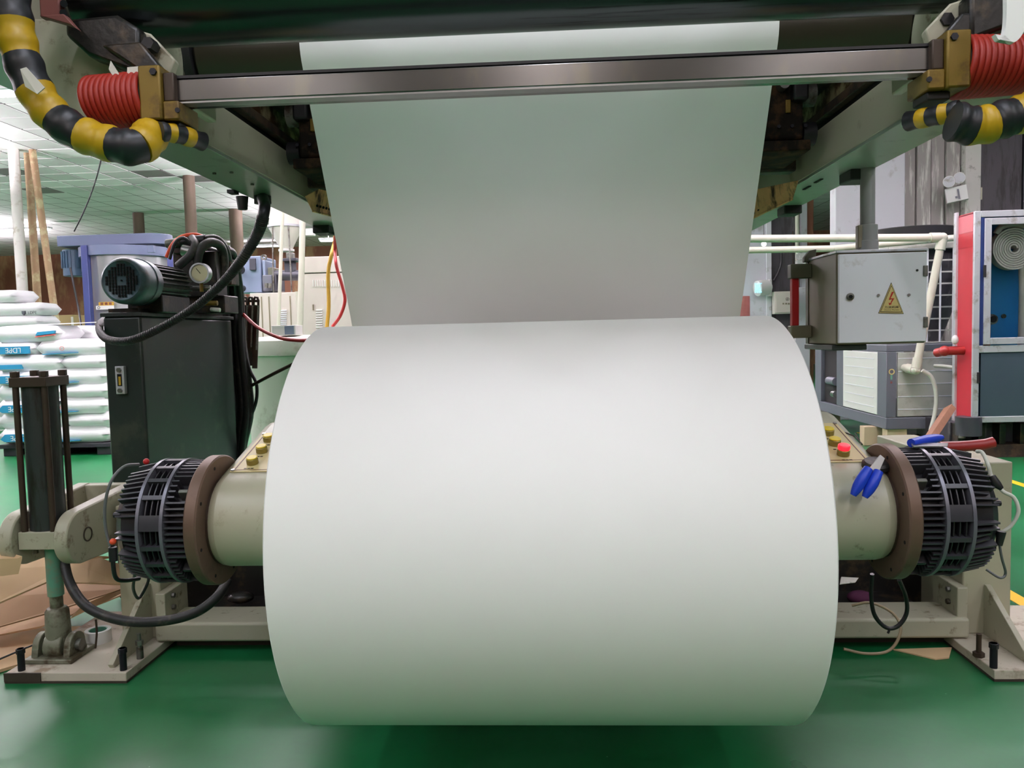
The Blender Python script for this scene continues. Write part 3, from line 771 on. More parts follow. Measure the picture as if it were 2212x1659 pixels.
MB().ball(P(316, 997, 2.16), .009, 12, 8).build('red_plug', 'red_handle', bl)
br = brake(1, 'right')

# ================================================================== UNWIND ARMS
SL = math.radians(16)
sy0, sz0 = RY+.135*math.cos(PI/2+SL), RZ+.135*math.sin(PI/2+SL)
def S(X, t, h=0.0):
    return Vector((X, sy0+t*math.cos(SL)-h*math.sin(SL), sz0+t*math.sin(SL)+h*math.cos(SL)))
def sloped(mb, X0, X1, t0, t1, h0, h1):
    vs = [S(x, tt, h) for h in (h0, h1) for x, tt in ((X0, t0), (X1, t0), (X1, t1), (X0, t1))]
    return mb.add(vs, [(3,2,1,0),(4,5,6,7),(0,1,5,4),(1,2,6,5),(2,3,7,6),(3,0,4,7)])
for s, nm in ((-1, 'left'), (1, 'right')):
    ox = OX[s]
    t = thing('roll_carrier', 'cream cast arm with sloping button panel carrying the roll on the %s' % nm, 'machine arm', (s*.8, RY+.3, .4))
    poly = []
    for i in range(17):
        a = math.radians(254-i*(254-106)/16); poly.append((RY+.135*math.cos(a), RZ+.135*math.sin(a)))
    top = S(0, .40)
    poly += [(top.y, top.z), (top.y+.03, top.z+.003), (top.y+.06, top.z-.012), (3.28, .80), (3.36, .70), (3.34, .56), (2.75, .53)]
    MB().prism(poly, 'x', s*.672+ox*(s < 0), s*.94+ox).build('arm_casting', 'cream' if s < 0 else 'cream_oily', t, .035, 4, smooth=50)
    MB().lathe((ox, RY, RZ), 'x', [(s*.925, .1), (s*.925, .128), (s*.934, .128), (s*.934, .1)], n=48, closed=True).build('spigot', 'cyl_brown', t)
    MB().cyl((s*.64, RY, RZ), (s*.672, RY, RZ), .07, n=32).build('chuck', 'steel_dull', t)
    MB().cyl((s*.5, RY, RZ), (s*.64, RY, RZ), .034, n=24).build('chuck_nose', 'steel', t)
    MB().cyl((s*.64, 3.28, .66), (s*1.59, 3.28, .66), .06, n=28).build('pivot_shaft', 'steel_dull', t)
    cp = sloped(MB(), s*.905+ox, s*.69, .03, .31, .0005, .004).build('control_panel', 'panel_plate', t, .001)
    for (x0, x1, t0, t1) in ((.896, .893, .038, .302), (.896, .70, .038, .041)):
        sloped(MB(), s*x0+ox, s*x1+ox*(x1 > .8), t0, t1, .0042, .0046).build('border_line', 'panel_line', cp)
    for x, tt in ((.898, .037), (.898, .303)):
        q = S(s*x+ox, tt, .004); MB().cyl(q, S(s*x+ox, tt, .008), .006, n=12).build('screw', 'screw', cp)
    def on_panel(px, py):                                 # panel coordinates of a sighted button
        dd = ray(px, py); nn = S(0, 0, 1)-S(0, 0, 0); k_ = (S(0, 0, .014)-EYE).dot(nn)/dd.dot(nn); q_ = EYE+dd*k_
        return (abs(q_.x-ox), (q_-S(0, 0, 0)).dot((S(0, 1)-S(0, 0))))
    sight = [(545, 995, 0), (565, 970, 0), (580, 946, 0), (604, 995, 0), (620, 970, 0)] if s < 0 else [(1822, 976, 1), (1803, 954, 0), (1789, 932, 0), (1765, 978, 0)]
    btn = [on_panel(a_, b_)+(c_,) for a_, b_, c_ in sight]
    for x, tt, red in btn:
        b = MB().cyl(S(s*x+ox, tt, .004), S(s*x+ox, tt, .022), .0175, n=24).build('button', 'button_ring', cp, .002)
        MB().cyl(S(s*x+ox, tt, .022), S(s*x+ox, tt, .026 if not red else .036), .0165, n=24).build('button_cap', 'button_red' if red else 'button_yellow', b, .003)
        for k in range(3):                                # the small line of print under each button
            sloped(MB(), s*x+ox-.014+.010*k, s*x+ox-.006+.010*k, tt-.036, tt-.030, .0042, .0046).build('print', 'label_ink', cp)
    if s > 0:
        MB().lathe(S(s*.905+ox, .0, .0), S(0, 0, 1)-S(0, 0, 0), [(0, .036), (.012, .036), (.018, .03), (.02, 0)], n=32).build('rubber_cap', 'rubber', t)
        for k, (x0, t0, x1, t1) in enumerate(((.925, .15, .925, .21), (.925, .21, .905, .24), (.928, .18, .935, .23))):
            MB().tube([S(s*x0+ox, t0, .0012), S(s*x1+ox, t1, .0012)], .0022, n=6).build('marker_scrawl', 'label_ink', t)

# ================================================================== BASE STAND
base = thing('roll_stand', 'cream steel floor stand with posts, foot plates and cross beam under the roll', 'machine base', (0, 3.1, 0))
MB().box((-1.65, 3.04, .045), (1.60, 3.24, .125)).build('cross_beam', 'cream_worn', base, .012, 3)
MB().box((-1.6, 3.12, .0), (1.6, 3.2, .045)).build('under_beam_shade', 'plate_dark', base)  # dark filler standing in for the shadowed gap below the beam
for s, xi, xo, fi, gx, gz, pz_, py_ in ((-1, -1.651, -1.822, -1.62, -1.70, .275, .60, 3.30), (1, 1.60, 1.785, 1.54, 1.692, .24, .725, 3.92)):
    MB().box((fi, 2.765, .006), (s*2.09, 3.42, .040)).build('foot_plate', 'dusty_plate', base, .003)
    MB().box((fi-s*.002, 2.762, .0), (s*2.092, 3.422, .008)).build('foot_edge', 'plate_dark', base)
    MB().box((xi, 3.10, .04), (xo, py_, pz_)).build('post', 'cream', base, .006)
    MB().box((xi-s*.04, 3.06, .04), (xi, 3.26, .24)).build('bolted_bracket', 'cream_worn', base, .004)
    for z in (.095, .165, .215):
        MB().cyl((xi-s*.053, 3.12, z), (xi-s*.04, 3.12, z), .011, n=6).build('bolt', 'steel_dull', base)
    MB().prism([(3.10, .04), (2.81, .04), (2.80, .055), (3.085, gz), (3.10, gz)], 'x', gx-.011, gx+.011).build('gusset', 'cream_worn', base, .002)
MB().box((-2.093, 2.7605, .006), (-1.95, 2.766, .041)).build('paint_chip', 'plate_dark', base)
def fbolt(px, py, h, r, mat, nm='anchor_bolt', head=True):
    q = F(px, py, .04)
    o = MB().cyl(q, q+Vector((0, 0, h)), r*.78, n=14).build(nm, mat, base)
    if head: MB().cyl(q+Vector((0, 0, h-.02)), q+Vector((0, 0, h)), r, n=6).build('bolt_head', mat, o, .002)
fbolt(47, 1448, .085, .0165, 'bolt_black'); fbolt(267, 1447, .085, .0165, 'bolt_black')
fbolt(2146, 1442, .09, .0165, 'bolt_black'); 
q = F(303, 1422, .04); o = MB().cyl(q, q+Vector((0, 0, .10)), .008, n=12).build('anchor_stud', 'steel', base)
MB().cyl(q+Vector((0, 0, .055)), q+Vector((0, 0, .073)), .015, n=6).build('nut', 'steel', o); MB().cyl(q, q+Vector((0, 0, .045)), .013, n=12).build('spacer', 'steel_dull', o)
q = F(2114, 1418, .04); o = MB().cyl(q, q+Vector((0, 0, .085)), .009, n=12).build('anchor_stud', 'cyl_brown', base)
MB().cyl(q, q+Vector((0, 0, .016)), .02, n=6).build('nut', 'cyl_brown', o)

# black sheets added for the shade behind the beam, plus rags and scrap
tr = thing('shade_backing', 'added black tray full of shadow on the cross beam under the arms', 'backing', (0, 3.4, .13))
MB().box((-1.9, 3.44, .0), (1.598, 3.47, .66)).build('lower_shade_sheet', 'oily_black', tr)
MB().box((-1.0, 3.44, .66), (.96, 3.47, .98)).build('upper_shade_sheet', 'oily_black', tr)  # hidden behind the roll, added to darken the floor reflection
MB().box((-1.55, 3.245, .09), (1.5, 3.44, .10)).build('shade_floor', 'oily_black', tr)
tag(MB().slab([P(1815, 1262, 3.0), P(1848, 1258, 3.05), P(1855, 1248, 3.08), P(1818, 1246, 3.1)], .004).build('paper_scrap', 'scrap_white', smooth=0), 'crumpled white scrap under the right arm', 'scrap')
tag(MB().ball(P(1858, 1290, 3.3), (.055, .04, .028), 14, 8).build('purple_rag', 'purple_cloth'), 'purple rag lying on the beam under the right arm', 'rag')
tag(MB().ball(P(520, 1290, 3.3), (.06, .04, .026), 14, 8).build('black_rag', 'oily_black'), 'black oily rag on the beam under the left arm', 'rag')

# ================================================================== HYDRAULIC CYLINDER AND LEVER
CX, CY = P(122, 1400, 2.92).x, 2.92
hc = thing('hydraulic_cylinder', 'upright dark hydraulic cylinder with tie rods at the left edge', 'hydraulic cylinder', (CX, CY, .04))
zt = P(60, 815, CY-.07).z
zb = P(80, 1150, CY-.07).z; zb2 = P(80, 1188, CY-.07).z
MB().box((CX-.073, CY-.073, zt-.038), (CX+.073, CY+.073, zt)).build('end_cap', 'cyl_brown', hc, .003)
for dx, dy in ((-.057, -.057), (.057, -.057), (.057, .057), (-.057, .057)):
    MB().cyl((CX+dx, CY+dy, zb), (CX+dx, CY+dy, zt), .0115, n=12).build('tie_rod', 'cyl_brown', hc)
    MB().cyl((CX+dx, CY+dy, zt), (CX+dx, CY+dy, zt+.022), .017, n=6).build('tie_nut', 'cyl_brown', hc, .002)
MB().cyl((CX, CY, zb), (CX, CY, zt-.038), .063, n=40).build('barrel', 'cyl_dark', hc)
MB().box((CX-.078, CY-.07, zb2), (CX+.078, CY+.07, zb)).build('trunnion_block', 'cream_worn', hc, .003)
MB().cyl((CX-.135, CY, (zb+zb2)/2), (CX+.135, CY, (zb+zb2)/2), .034, n=24).build('trunnion_pin', 'steel_dull', hc)
MB().cyl((CX-.03, CY-.045, zb2-.02), (CX-.03, CY-.045, zb2), .012, n=6).build('bolt', 'eye_grey', hc)
zr = P(112, 1285, CY).z; zr2 = P(112, 1312, CY).z; ze = P(118, 1392, CY).z
MB().cyl((CX+.012, CY, zr), (CX+.012, CY, zb2), .030, n=28).build('piston_rod', 'rod_teal', hc)
MB().cyl((CX+.012, CY, zr2-.01), (CX+.012, CY, zr), .024, n=24).build('rod_thread', 'eye_grey', hc)
MB().lathe((CX+.012, CY, 0), 'z', [(ze, .046), (ze+.055, .046), (zr2-.012, .043), (zr2, .035), (zr2+.004, .02)], n=28).build('rod_end', 'eye_grey', hc)
MB().cyl((CX+.012-.036, CY, ze), (CX+.012+.036, CY, ze), .056, n=32).build('rod_eye', 'eye_grey', hc, .008, 3)
cv = MB().box((CX-.085, CY-.08, .04), (CX+.11, CY+.08, .058)).build('clevis_base', 'eye_grey', hc, .004)
for dx in (-.058, .07):
    pol = [(CY-.06, .055), (CY-.052, ze)]
    pol += [(CY+.052*math.cos(a), ze+.052*math.sin(a)) for a in [PI-PI*i/12 for i in range(13)]]
    pol += [(CY+.06, .055)]
    MB().prism(pol, 'x', CX+.006+dx-.013, CX+.006+dx+.013).build('clevis_cheek', 'eye_grey', hc, .003)
MB().cyl((CX-.08, CY, ze), (CX+.108, CY, ze), .024, n=24).build('clevis_pin', 'steel_dull', hc, .002)

lv = thing('lift_lever', 'cream round-ended lever plates gripping the hydraulic cylinder trunnion', 'lever', (CX, 3.1, .3))
zc = (zb+zb2)/2; LR = .105
for x0, x1 in ((CX+.082, CX+.137), (CX-.137, CX-.082)):
    pol = [(CY+LR*math.cos(a), zc+LR*math.sin(a)) for a in [math.radians(262)-math.radians(164)*i/20 for i in range(21)]]
    pol += [(3.34, zc+.135), (3.34, zc-.125)]
    ck = MB().prism(pol, 'x', x0, x1).build('cheek_plate', 'cream_worn', lv, .006)
    if x0 > CX: MB().lathe((x1, CY+.03, zc), 'x', [(0, .024), (.003, .024), (.003, .029), (0, .029)], n=32, closed=True).build('pin_ring', 'plate_dark', ck)
MB().box((CX-.14, 3.30, zc-.12), (-1.66, 3.36, zc+.13)).build('back_plate', 'cream', lv, .005)

def cable(name, mat, r, label, *pts, n=8, cat='cable', k=8):
    return tag(MB().tube(smooth([P(*q) for q in pts], k), r, n=n).build(name, mat, smooth=60), label, cat)
cable('hydraulic_hose', 'rubber', .0185, 'thick black hose sagging between cylinder and left arm', (136, 1150, 2.98), (138, 1205, 2.94), (152, 1262, 2.88), (190, 1312, 2.82), (262, 1340, 2.78), (345, 1342, 2.76), (418, 1325, 2.76), (466, 1292, 2.78), (492, 1255, 2.86), n=14, cat='hose')
cable('brake_lead', 'cable_grey', .0042, 'thin grey lead arching over the left brake', (300, 1003, 2.16), (268, 1008, 2.1), (240, 1040, 2.06), (227, 1090, 2.05), (228, 1140, 2.05), (238, 1180, 2.05))
cable('brake_lead', 'cable_black', .006, 'black lead hanging below the left brake', (243, 1178, 2.06), (244, 1215, 2.05), (250, 1248, 2.07), (270, 1254, 2.12), (300, 1250, 2.2))
cable('brake_lead', 'cable_black', .005, 'short black lead loop in front of the left post', (292, 1235, 2.2), (288, 1272, 2.35), (300, 1292, 2.5), (318, 1262, 2.5), (322, 1240, 2.5))
tag(MB().cyl(P(243, 1182, 2.05), P(245, 1212, 2.05), .011, n=12).build('lead_plug', 'black_metal'), 'black plug with glowing tip at the outer edge of the left brake', 'plug')
tag(MB().ball(P(244, 1170, 2.045), .009, 10, 8).build('indicator_tip', 'cable_orange'), 'small orange indicator beside the left brake plug', 'indicator')
cable('white_lead', 'cable_white', .005, 'white lead looping off the right brake', (2110, 975, 2.14), (2122, 978, 2.12), (2135, 1005, 2.1), (2142, 1030, 2.1), (2165, 1060, 2.08), (2190, 1075, 2.08), (2200, 1105, 2.08), (2185, 1135, 2.09), (2164, 1150, 2.1))
tag(MB().tube([P(2143, 1028, 2.09), P(2152, 1046, 2.085), P(2164, 1056, 2.08)], [.008, .012, .006], n=12).build('lead_plug', 'cable_black'), 'black plug on the white lead of the right brake', 'plug')
cable('thin_lead', 'cable_grey', .0035, 'thin grey lead hanging below the right brake plug', (2158, 1170, 2.1), (2164, 1205, 2.1), (2172, 1238, 2.12), (2160, 1248, 2.12), (2130, 1230, 2.14))
tag(MB().cyl(P(2163, 1148, 2.09), P(2158, 1178, 2.09), .012, .008, n=12).build('lead_plug', 'cable_black'), 'lower black plug at the right brake', 'plug')
cable('power_cable', 'cable_black', .0075, 'black cable hanging in a loop in front of the right cross beam', (1884, 1240, 2.75), (1882, 1290, 2.78), (1890, 1330, 2.8), (1915, 1356, 2.8), (1940, 1352, 2.8), (1958, 1325, 2.8), (1957, 1290, 2.78), (1942, 1252, 2.72))
cable('air_tube', 'cable_tan', .0055, 'tan air tube curling over the right beam to the floor', (1840, 1308, 3.0), (1880, 1302, 2.98), (1925, 1322, 2.94), (1945, 1352, 2.9), (1938, 1385, 2.88), (1915, 1408, 2.87), (1870, 1412, 2.86), (1822, 1402, 2.86))
tag(MB().tube([P(1922, 1358, 2.795), P(1918, 1368, 2.795)], .004, n=6).build('cable_tie', 'mount_black'), 'black cable tie on the hanging loop', 'cable tie')

# snips clipped to the right arm, and a second pair on the brake
def snips(pts, label, hinge):
    t = thing('hand_snips', label, 'snips', pts[0][0])
    for a in pts: MB().tube(smooth(a, 6), [.012, .0125, .013, .0135, .014, .0145, .015, .015, .0145, .014, .0125, .0105, .008][:len(smooth(a, 6))] if len(smooth(a, 6)) <= 13 else .013, n=12).build('handle', 'snip_blue', t, smooth=60)
    MB().slab(hinge, .006).build('blade', 'steel', t, .001)
snips([[P(1876, 1012, 2.06), P(1862, 1035, 2.05), P(1843, 1070, 2.045)], [P(1898, 1018, 2.06), P(1886, 1042, 2.05), P(1868, 1074, 2.045)]],
      'blue-handled snips hanging from the right arm', [P(1876, 1015, 2.06), P(1898, 1022, 2.06), P(1912, 990, 2.08), P(1902, 982, 2.08)])
snips([[P(1968, 957, 2.2), P(2000, 951, 2.25), P(2034, 945, 2.3)]], 'blue-handled cutter lying on top of the right brake', [P(1968, 961, 2.2), P(2048, 961, 2.26), P(2046, 968, 2.2), P(1972, 968, 2.18)])
cable('red_handle_bar', 'red_pipe', .017, 'dull red bar resting behind the right brake', (2030, 966, 2.5), (2080, 964, 2.5), (2125, 960, 2.5), (2146, 955, 2.5), n=12, cat='bar')
# floor litter near the base
tag(MB().slab([F(1930, 1402, .006), F(2020, 1423, .006), F(2050, 1420, .006), F(2056, 1398, .006)], .005).build('cardboard_scrap', 'cardboard', smooth=0), 'flat cardboard scrap on the floor under the right beam', 'cardboard')
q = F(213, 1385, .04)
tp = thing('tape_roll', 'clear tape roll standing on the left foot plate', 'tape roll', q)
MB().lathe(q, 'z', [(0, .036), (0, .05), (.05, .05), (.05, .036)], n=36, closed=True).build('tape', 'tape_clear', tp)
MB().lathe(q, 'z', [(.002, .033), (.002, .0362), (.048, .0362), (.048, .033)], n=36, closed=True).build('core', 'rod_teal', tp)
cable('rusty_strip', 'cyl_brown', .004, 'rusty strip hanging beside the tape roll', (207, 1338, 2.85), (209, 1365, 2.85), (207, 1392, 2.85), (206, 1400, 2.85), cat='strip')

# ================================================================== HYDRAULIC POWER UNIT (left)
UY = 3.7
ux0, ux1 = P(222, 700, UY).x, P(304, 700, UY).x
uz = P(222, 676, UY).z
hp = thing('hydraulic_power_unit', 'tall dark green hydraulic tank topped by motor, gauge and hoses', 'power unit', ((ux0+ux1)/2, 4.2, 0))
MB().box((ux0, UY, 0), (ux1, 4.78, uz-.02)).build('tank', 'tank_green', hp, .012, 3)
MB().box((ux0-.008, UY-.008, uz-.02), (ux1+.008, 4.8, uz)).build('lid', 'cyl_dark', hp, .003)
sg = P(262, 821, UY-.012)
g = MB().box((sg.x-.022, UY-.026, sg.z-.068), (sg.x+.022, UY, sg.z+.068)).build('sight_gauge', 'alu', hp, .003)
MB().box((sg.x-.011, UY-.028, sg.z-.028), (sg.x+.011, UY-.025, sg.z+.03)).build('gauge_window', 'void', g)
MB().box((sg.x-.004, UY-.030, sg.z-.024), (sg.x+.007, UY-.027, sg.z+.018)).build('oil_glass', 'sight_glass', g)
for dz in (.05, -.05): MB().cyl((sg.x, UY-.034, sg.z+dz), (sg.x, UY-.026, sg.z+dz), .012, n=6).build('gauge_bolt', 'steel', g)
MB().lathe((sg.x, UY-.024, sg.z), 'y', [(0, .0)], n=3) if False else None
mc = P(263, 606, 3.62); MR = .112
mo = MB().lathe(mc, 'y', [(0, .0), (0, .088), (-.004, .094), (.004, .104), (.02, .111), (.05, MR), (.12, MR), (.123, MR+.004), (.132, MR+.004), (.135, MR), (.18, MR), (.185, .09)], n=56).build('motor_cowl', 'motor_blue', hp)
mb = MB()
for i in range(-5, 6):
    for j in range(-5, 6):
        if i*i+j*j > 27 or (abs(i) < 2 and abs(j) < 2): continue
        mb.box((mc.x+.0145*i-.0042, mc.y-.0065, mc.z+.0145*j-.006), (mc.x+.0145*i+.0042, mc.y-.0015, mc.z+.0145*j+.006))
mb.build('grille_slots', 'void', mo, smooth=0)
MB().cyl((mc.x, mc.y-.007, mc.z), (mc.x, mc.y, mc.z), .004, n=10).build('centre_hole', 'void', mo)
mbd = MB().cyl((mc.x, mc.y+.18, mc.z), (mc.x, mc.y+.52, mc.z), .084, n=40).build('motor_body', 'cyl_dark', hp)
for k in range(26):
    a = 2*PI*k/26; d = Vector((math.cos(a), 0, math.sin(a)))
    MB().bar(Vector((mc.x, mc.y+.19, mc.z))+d*.09, Vector((mc.x, mc.y+.51, mc.z))+d*.09, .005, .03, d).build('motor_fin', 'cyl_dark', mbd)
MB().box((mc.x-.09, mc.y+.2, uz), (mc.x+.09, mc.y+.5, mc.z-.06)).build('motor_foot', 'oily_black', hp, .005)
MB().box((ux0+.02, UY+.02, uz), (ux1-.02, 4.7, uz+.02)).build('top_deck', 'oily_black', hp)
def hb(px0, py0, px1, py1, Y, d, mat, nm, bev=.006): return MB().box(P(px0, py0, Y), P(px1, py1, Y)+Vector((0, d, 0))).build(nm, mat, hp, bev)
hb(372, 545, 470, 640, 4.32, .14, 'oily_black', 'manifold_block')
hb(392, 640, 486, 676, 4.36, .2, 'oily_black', 'valve_base')
hb(470, 560, 500, 615, 4.5, .12, 'dark_rust', 'side_valve')
hb(372, 520, 395, 548, 4.3, .12, 'black_metal', 'solenoid')
for (a, b, c, d, Y, r, m) in ((360, 527, 388, 524, 4.3, .026, 'steel_dull'), (392, 524, 445, 518, 4.3, .03, 'black_metal'), (395, 540, 430, 548, 4.28, .034, 'steel'), (440, 540, 480, 552, 4.4, .03, 'oily_black'), (398, 622, 455, 622, 4.2, .014, 'steel'), (470, 540, 494, 544, 4.5, .02, 'steel_dull'), (440, 655, 470, 655, 4.3, .014, 'brass'), (455, 668, 476, 670, 4.3, .012, 'white_plastic')):
    MB().cyl(P(a, b, Y), P(c, d, Y), r, n=16).build('fitting', m, hp, .003)
gc = P(432, 590, 4.16)
ga = MB().lathe(gc, 'y', [(-.002, .0), (-.002, .045), (-.012, .047), (-.012, .055), (.03, .055), (.035, .02)], n=40).build('pressure_gauge', 'alu', hp)
MB().cyl(gc+Vector((0, -.004, 0)), gc+Vector((0, -.0025, 0)), .044, n=36).build('dial', 'gauge_face', ga)
MB().bar(gc+Vector((.004, -.0055, -.002)), gc+Vector((-.018, -.0055, .026)), .003, .001, (0, 1, 0)).build('needle', 'label_ink', ga)
MB().cyl(gc+Vector((0, .01, -.05)), gc+Vector((0, .01, -.1)), .01, n=12).build('stem', 'brass', ga)
def hose(mat, r, *pts, nm='hose', n=10): return MB().tube(smooth([P(*q) for q in pts]), r, n=n).build(nm, mat, hp, smooth=60)
hose('rubber', .026, (425, 570, 4.25), (432, 540, 4.25), (455, 524, 4.3), (478, 535, 4.38), (484, 575, 4.42), (474, 610, 4.4), n=14)
hose('rubber', .024, (385, 575, 4.22), (410, 552, 4.22), (422, 530, 4.25), (415, 515, 4.3), n=14)
hose('rubber', .02, (440, 516, 4.3), (468, 516, 4.36), (488, 540, 4.45), (500, 590, 4.6), n=12)
hose('cable_orange', .012, (360, 556, 4.25), (372, 530, 4.25), (392, 512, 4.28), (420, 507, 4.32), (440, 512, 4.36))
hose('cable_black', .009, (366, 560, 4.23), (378, 525, 4.23), (396, 514, 4.24), (415, 528, 4.26))
hose('cable_red', .008, (447, 540, 4.4), (450, 565, 4.4), (458, 590, 4.42), (466, 610, 4.45))
rr = random.Random(3)
bdl = thing('cable_bundle', 'bundle of black hoses falling down the right side of the green tank', 'hoses', P(510, 985, 4.85))
for k in range(24):
    dx = rr.uniform(-24, 24); dY = rr.uniform(-.12, .16); e = rr.uniform(-1, 1)
    pts = [(470+dx*.8, 528+abs(dx)*.4, 4.5), (492+dx*.6, 556, 4.65+dY*.3), (496+dx, 640, 4.88+dY), (500+dx, 730, 4.9+dY), (508+dx*1.1+e*4, 820, 4.9+dY), (512+dx*1.1+e*5, 890, 4.9+dY), (508+dx*.8, 960, 4.9+dY), (508+dx*.6, 1010, 4.9+dY)]
    MB().tube(smooth([P(*q) for q in pts], 6), rr.choice((.018, .023, .028)), n=8).build('hose', 'cable_orange' if k == 5 else ('cable_black' if k % 3 else 'rubber'), bdl, smooth=60)
MB().tube(smooth([P(*q) for q in ((530, 765, 4.8), (540, 800, 4.8), (554, 830, 4.8), (553, 868, 4.8), (540, 905, 4.8), (531, 950, 4.8))], 6), .011, n=8).build('hose', 'cable_black', bdl, smooth=60)
cpath = smooth([P(*q) for q in ((567, 425, F(523, 425, BZ).y), (571, 452, 3.1), (556, 505, 3.12), (516, 570, 3.15), (470, 622, 3.2), (412, 670, 3.25), (340, 712, 3.3), (280, 736, 3.35), (235, 734, 3.45), (217, 718, 3.6), (216, 700, 3.75), (228, 690, 3.85))], 16)
crad = [.025-.009*min(1, i/70) for i in range(len(cpath))]
cd = tag(MB().tube(cpath, crad, n=16).build('cable_conduit', 'cable_black', smooth=60), 'ribbed black conduit drooping from the left beam past the tank', 'conduit')
mb = MB()
for k in range(22, len(cpath)-1):
    d = (cpath[k+1]-cpath[k-1]).normalized(); mb.cyl(cpath[k]-d*.0025, cpath[k]+d*.0025, crad[k]+.0022, n=14)
mb.build('rib', 'rubber', cd)['kind'] = 'stuff'
q0 = cpath[0]; MB().cyl(q0-Vector((0, 0, .03)), q0+Vector((0, 0, .06)), .036, n=18).build('gland', 'mount_black', cd)

# hooked iron rods hanging right of the bundle
rail = thing('tool_rail', 'thin dark rail carrying hooked iron rods beside the hose bundle', 'rail', P(535, 652, 5.2))
MB().cyl(P(505, 650, 5.2), P(560, 650, 5.2), .01, n=10).build('rod', 'hook_iron', rail)
MB().cyl(P(507, 650, 5.2), Vector((P(507, 650, 5.2).x, 5.2, 0)), .014, n=10).build('upright', 'hook_iron', rail)
MB().box(P(507, 650, 5.2)*Vector((1, 1, 0)).to_4d().to_3d().x if False else (P(507, 650, 5.2).x-.12, 5.05, 0), (P(507, 650, 5.2).x+.12, 5.35, .02)).build('foot', 'hook_iron', rail)
for k, x in enumerate((518, 529, 541, 553)):
    t = thing('hook_rod', '%s of the four hooked iron rods, counted from the hose bundle' % ('first', 'second', 'third', 'fourth')[k], 'iron rod', P(x, 800, 5.2), 'hooked iron rods')
    a = P(x, 655, 5.2); yb = 790+6*(k % 2)
    MB().tube([P(x-5, 660, 5.19), P(x-5, 648, 5.19), P(x-2, 642, 5.19), P(x+3, 643, 5.19), P(x+5, 650, 5.19), P(x+5, 662, 5.19)], .009, n=8).build('hook', 'hook_iron', t)
    MB().slab([P(x-5, 658, 5.18), P(x-6-k, yb, 5.18), P(x+5-k, yb, 5.18), P(x+7, 660, 5.18)], .012).build('blade', 'hook_iron', t, .002)
    MB().tube([P(x+5, 660, 5.17), P(x+4-k, yb-40, 5.17)], .006, n=8).build('edge_rod', 'steel_dull', t)

# ================================================================== WHITE TANK, EXTRUDER, CABINETS
wt = thing('white_tank', 'round white plastic tank behind the left arm', 'tank', (P(648, 800, 6.2).x, 6.4, 0))
c = Vector((P(652, 800, 6.4).x, 6.4, 0)); zt1 = P(600, 728, 6.1).z; zt2 = P(600, 768, 6.1).z
MB().lathe(c, 'z', [(0, .40), (.02, .42), (zt2-.02, .43), (zt2, .44)], n=56).build('body', 'tank_white', wt)
MB().lathe(c, 'z', [(zt2, .40), (zt2, .455), (zt2+.03, .46), (zt1-.03, .45), (zt1-.005, .42), (zt1+.012, .2), (zt1+.014, 0)], n=56).build('lid', 'tank_white', wt)
bx = P(614, 722, 6.05)
t = thing('small_box', 'little white and blue box standing on the white tank lid', 'box', (bx.x, 6.1, zt1+.014))
z0 = zt1+.014
MB().box((P(590, 720, 6.05).x, 6.02, z0), (P(641, 720, 6.05).x, 6.2, z0+.075)).build('carton', 'white_plastic', t, .003)
MB().box((P(618, 720, 6.05).x, 6.017, z0+.004), (P(638, 720, 6.05).x, 6.02, z0+.07)).build('blue_label', 'extr_blue', t)
YE = 8.6
t = thing('machine_cabinet', 'low beige louvred cabinet under the extruder gearbox', 'cabinet', (P(600, 700, YE).x, YE+.4, 0))
xa, xb = P(540, 650, YE).x, P(652, 650, YE).x
MB().box((xa, YE, 0), (xb, YE+.8, P(600, 632, YE).z)).build('body', 'cabinet_beige', t, .006)
for px in (565, 581, 627): MB().box((P(px, 650, YE).x-.006, YE-.004, .1), (P(px, 650, YE).x+.006, YE, P(600, 640, YE).z)).build('seam', 'cab_side', t)
for k in range(9):
    q = P(612, 671+k*4.2, YE); MB().box((q.x-.04, YE-.012, q.z-.006), (q.x+.04, YE, q.z+.006)).build('louvre', 'cab_grey', t, .002)
YB = 8.1
t = thing('machine_cabinet', 'tall beige louvred cabinet left of the paper web', 'cabinet', (P(705, 650, YB).x, YB+.4, 0))
xa, xb = P(650, 620, YB).x, P(772, 620, YB).x
MB().box((xa, YB, 0), (xb, YB+.8, P(700, 590, YB).z)).build('body', 'cabinet_beige', t, .006)
MB().box((xa-.005, YB-.01, P(700, 590, YB).z+.006), (xb, YB+.8, P(700, 554, YB).z)).build('top_hood', 'cabinet_beige', t, .006)
for k in range(12):
    q = P(677+5*k, 612, YB); MB().box((q.x-.004, YB-.01, q.z-.035), (q.x+.004, YB, q.z+.035)).build('slot', 'panel_white', t)
for k in range(9):
    q = P(690, 670+5.3*k, YB); MB().box((q.x-.035, YB-.014, q.z-.008), (q.x+.035, YB, q.z+.008)).build('louvre', 'panel_white', t, .002)
q = P(677, 664, YB); MB().box((q.x-.006, YB-.012, q.z-.03), (q.x+.006, YB, q.z+.03)).build('handle', 'cab_side', t)
ex = thing('extruder', 'blue-grey extruder gearbox and dark barrel under a cone hopper', 'extruder', (P(590, 630, 8.7).x, 8.9, P(600, 632, YE).z))
def eb(a, b, c_, d, Y, dp, m, nm, bev=.01): return MB().box(P(a, b, Y), P(c_, d, Y)+Vector((0, dp, 0))).build(nm, m, ex, bev)
eb(512, 554, 566, 632, 8.75, .5, 'extr_blue', 'gearbox')
eb(538, 558, 552, 583, 8.72, .03, 'extr_dark', 'window_recess', .003)
eb(566, 562, 575, 630, 8.72, .3, 'extr_blue', 'front_plate')
eb(566, 578, 592, 596, 8.8, .3, 'eye_grey', 'bearing_block')
eb(566, 594, 588, 629, 8.7, .3, 'frame_grey', 'drive_guard')
